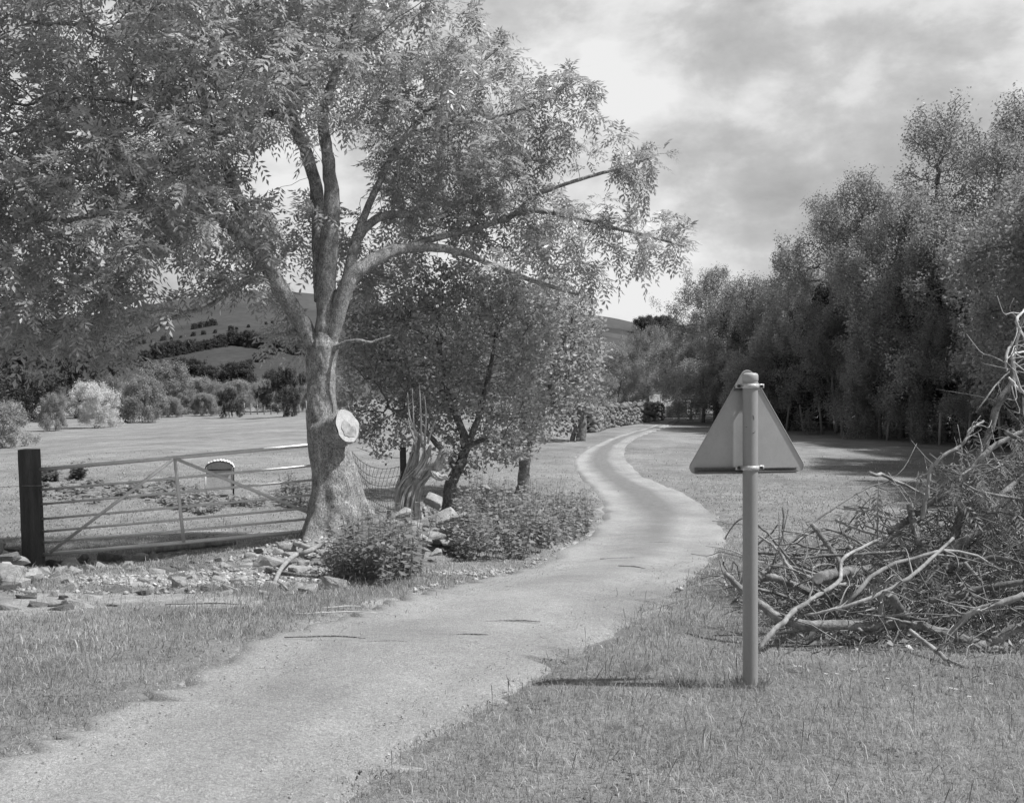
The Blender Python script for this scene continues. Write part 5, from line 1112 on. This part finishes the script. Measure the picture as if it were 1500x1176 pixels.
pr_ = (np.arange(n)[:, None]*K7+np.arange(-1, K7-1)[None]); pr_[:, 0] = -1; pr_ = pr_.ravel(); rr = np.repeat(rg.uniform(.002, .007, n), K7)*np.tile(np.linspace(1, .35, K7), n)
mb = MB(); edge_tubes(mb, pos, pr_, rr, 4, shade=None); sh_ = np.repeat(rg.random(n), (K7-1)*8); mb.A = [sh_]
tag(mb.build('brushwood_twigs', M['twig']), 'dense tangle of fine twigs filling the brush pile', 'twigs', kind='stuff')
# withered hanging ash leaves in the pile
mb = MB()
for px, py, Y, k_ in [(1435, 715, 6.9, 46), (1450, 735, 6.9, 30), (1400, 690, 6.9, 14), (1468, 720, 6.85, 36), (1290, 715, 6.95, 12), (1280, 745, 6.95, 10), (1385, 700, 6.8, 18), (1300, 830, 6.5, 26), (1270, 850, 6.4, 22), (1350, 800, 6.7, 16), (1490, 640, 6.9, 14), (1440, 960, 5.8, 8), (1375, 860, 6.2, 12), (1420, 650, 6.9, 10), (1480, 760, 6.7, 30)]:
    c = W(px, py, Y); P = c+rg.normal(size=(k_, 3))*[.09, .12, .06]; ax = nrm(rg.normal(size=(k_, 3))*.35+[0, 0, -1]); compound(mb, P, ax, rg.uniform(.1, .18, k_), rg, 4, .05, rg.random(k_), .075)
tag(mb.build('withered_leaves', M['dry_leaf'], smooth=False), 'withered drooping leaves hanging in the brush pile', 'leaves', kind='stuff')
mb = MB(); n = 1900; x = rg.uniform(1.7, 5.6, n); y = rg.uniform(5.9, 8.6, n); P = np.stack([x, y, hz(x, y)+.02+pile_top(x, y)*rg.random(n)*.55], 1); ax = nrm(rg.normal(size=(n, 3))); s_ = rg.uniform(.03, .08, n); leaf_quads(mb, P, ax, nrm(np.cross(ax, rg.normal(size=(n, 3)))), s_, s_*.45, rg.random(n))
tag(mb.build('leaf_litter', M['haw_leaf'], smooth=False), 'broken leaves caught deep inside the brush pile', 'leaf litter', kind='stuff')
# small upright stalk with a drooping seed head at the top of the pile
stick('dead_stalk', [W(1285, 790, 6.95), W(1286, 750, 6.95), W(1287, 705, 6.95)], [.006, .005, .003], M['dead_wood'], 'upright dry stalk with a drooping tip standing out of the pile', 'stalk')

# ------------------------------------------------------------------ camera, sun, sky
cam = bpy.data.cameras.new('camera'); co_ = bpy.data.objects.new('camera', cam); COL.objects.link(co_); SC.camera = co_
cam.sensor_width = 36; cam.lens = 36*F/1500; cam.shift_y = -(588-HZ)/1500; cam.clip_start = .1; cam.clip_end = 4000
co_.location = (0, 0, CZ); co_.rotation_euler = (rad(90), 0, 0)
el_s = rad(56); az = rad(7)                              # to the right of the camera and a little behind it
sd_ = Vector((math.cos(az)*math.cos(el_s), -math.sin(az)*math.cos(el_s), math.sin(el_s)))
sl = bpy.data.lights.new('sun', 'SUN'); sl.energy = 5.0; sl.angle = rad(1.5); so = bpy.data.objects.new('sun', sl); COL.objects.link(so)
so.rotation_euler = sd_.to_track_quat('Z', 'Y').to_euler()
w = bpy.data.worlds.new('World'); SC.world = w; w.use_nodes = True; nt = w.node_tree; nt.nodes.clear()
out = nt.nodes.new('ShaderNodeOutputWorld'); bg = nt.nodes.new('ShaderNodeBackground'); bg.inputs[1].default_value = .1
sky = nt.nodes.new('ShaderNodeTexSky'); sky.sky_type = 'NISHITA'; sky.sun_disc = False; sky.sun_elevation = el_s; sky.sun_rotation = math.atan2(sd_.x, sd_.y)
bw = nt.nodes.new('ShaderNodeRGBToBW'); nt.links.new(sky.outputs[0], bw.inputs[0])
tc = nt.nodes.new('ShaderNodeTexCoord'); sp = nt.nodes.new('ShaderNodeSeparateXYZ'); nt.links.new(tc.outputs['Generated'], sp.inputs[0])
cb = nt.nodes.new('ShaderNodeCombineXYZ'); nt.links.new(sp.outputs[0], cb.inputs[0]); nt.links.new(sp.outputs[1], cb.inputs[1]); nt.links.new(mul(nt, sp.outputs[2], 1.7), cb.inputs[2])
mp = nt.nodes.new('ShaderNodeMapping'); mp.inputs['Location'].default_value = (.6, 2.3, .4); nt.links.new(cb.outputs[0], mp.inputs[0])
c1 = noise_(nt, mp.outputs[0], 3.6, 8, .5, 0); c2 = noise_(nt, mp.outputs[0], 9.0, 9, .62, .15); c4 = noise_(nt, mp.outputs[0], 6.5, 6, .5, 0)
bil = mul(nt, 1.0, mul(nt, mul(nt, mul(nt, c4, .5, 'SUBTRACT'), 0.0, 'ABSOLUTE'), 3.0), 'SUBTRACT')
mixn = mul(nt, mul(nt, c1, .40), mul(nt, mul(nt, c2, .28), mul(nt, c4, .32), 'ADD'), 'ADD')
cl = ramp(nt, mixn, [(.36, .36), (.45, .52), (.485, .61), (.51, .71), (.565, .86)])
cl10 = mul(nt, cl, 10.0)
# broken cloud ahead; unseen sky overhead and behind set clearer to cut fill light
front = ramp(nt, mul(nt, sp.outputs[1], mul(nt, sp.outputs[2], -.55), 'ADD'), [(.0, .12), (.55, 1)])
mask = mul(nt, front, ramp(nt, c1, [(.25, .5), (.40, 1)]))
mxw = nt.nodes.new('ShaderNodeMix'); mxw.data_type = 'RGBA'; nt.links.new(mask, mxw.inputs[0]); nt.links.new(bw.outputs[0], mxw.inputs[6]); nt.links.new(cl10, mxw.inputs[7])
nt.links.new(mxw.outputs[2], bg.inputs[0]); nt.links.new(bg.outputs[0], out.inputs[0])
SC.view_settings.view_transform = 'Standard'; SC.view_settings.look = 'None'; SC.view_settings.exposure = 0; SC.view_settings.gamma = 1
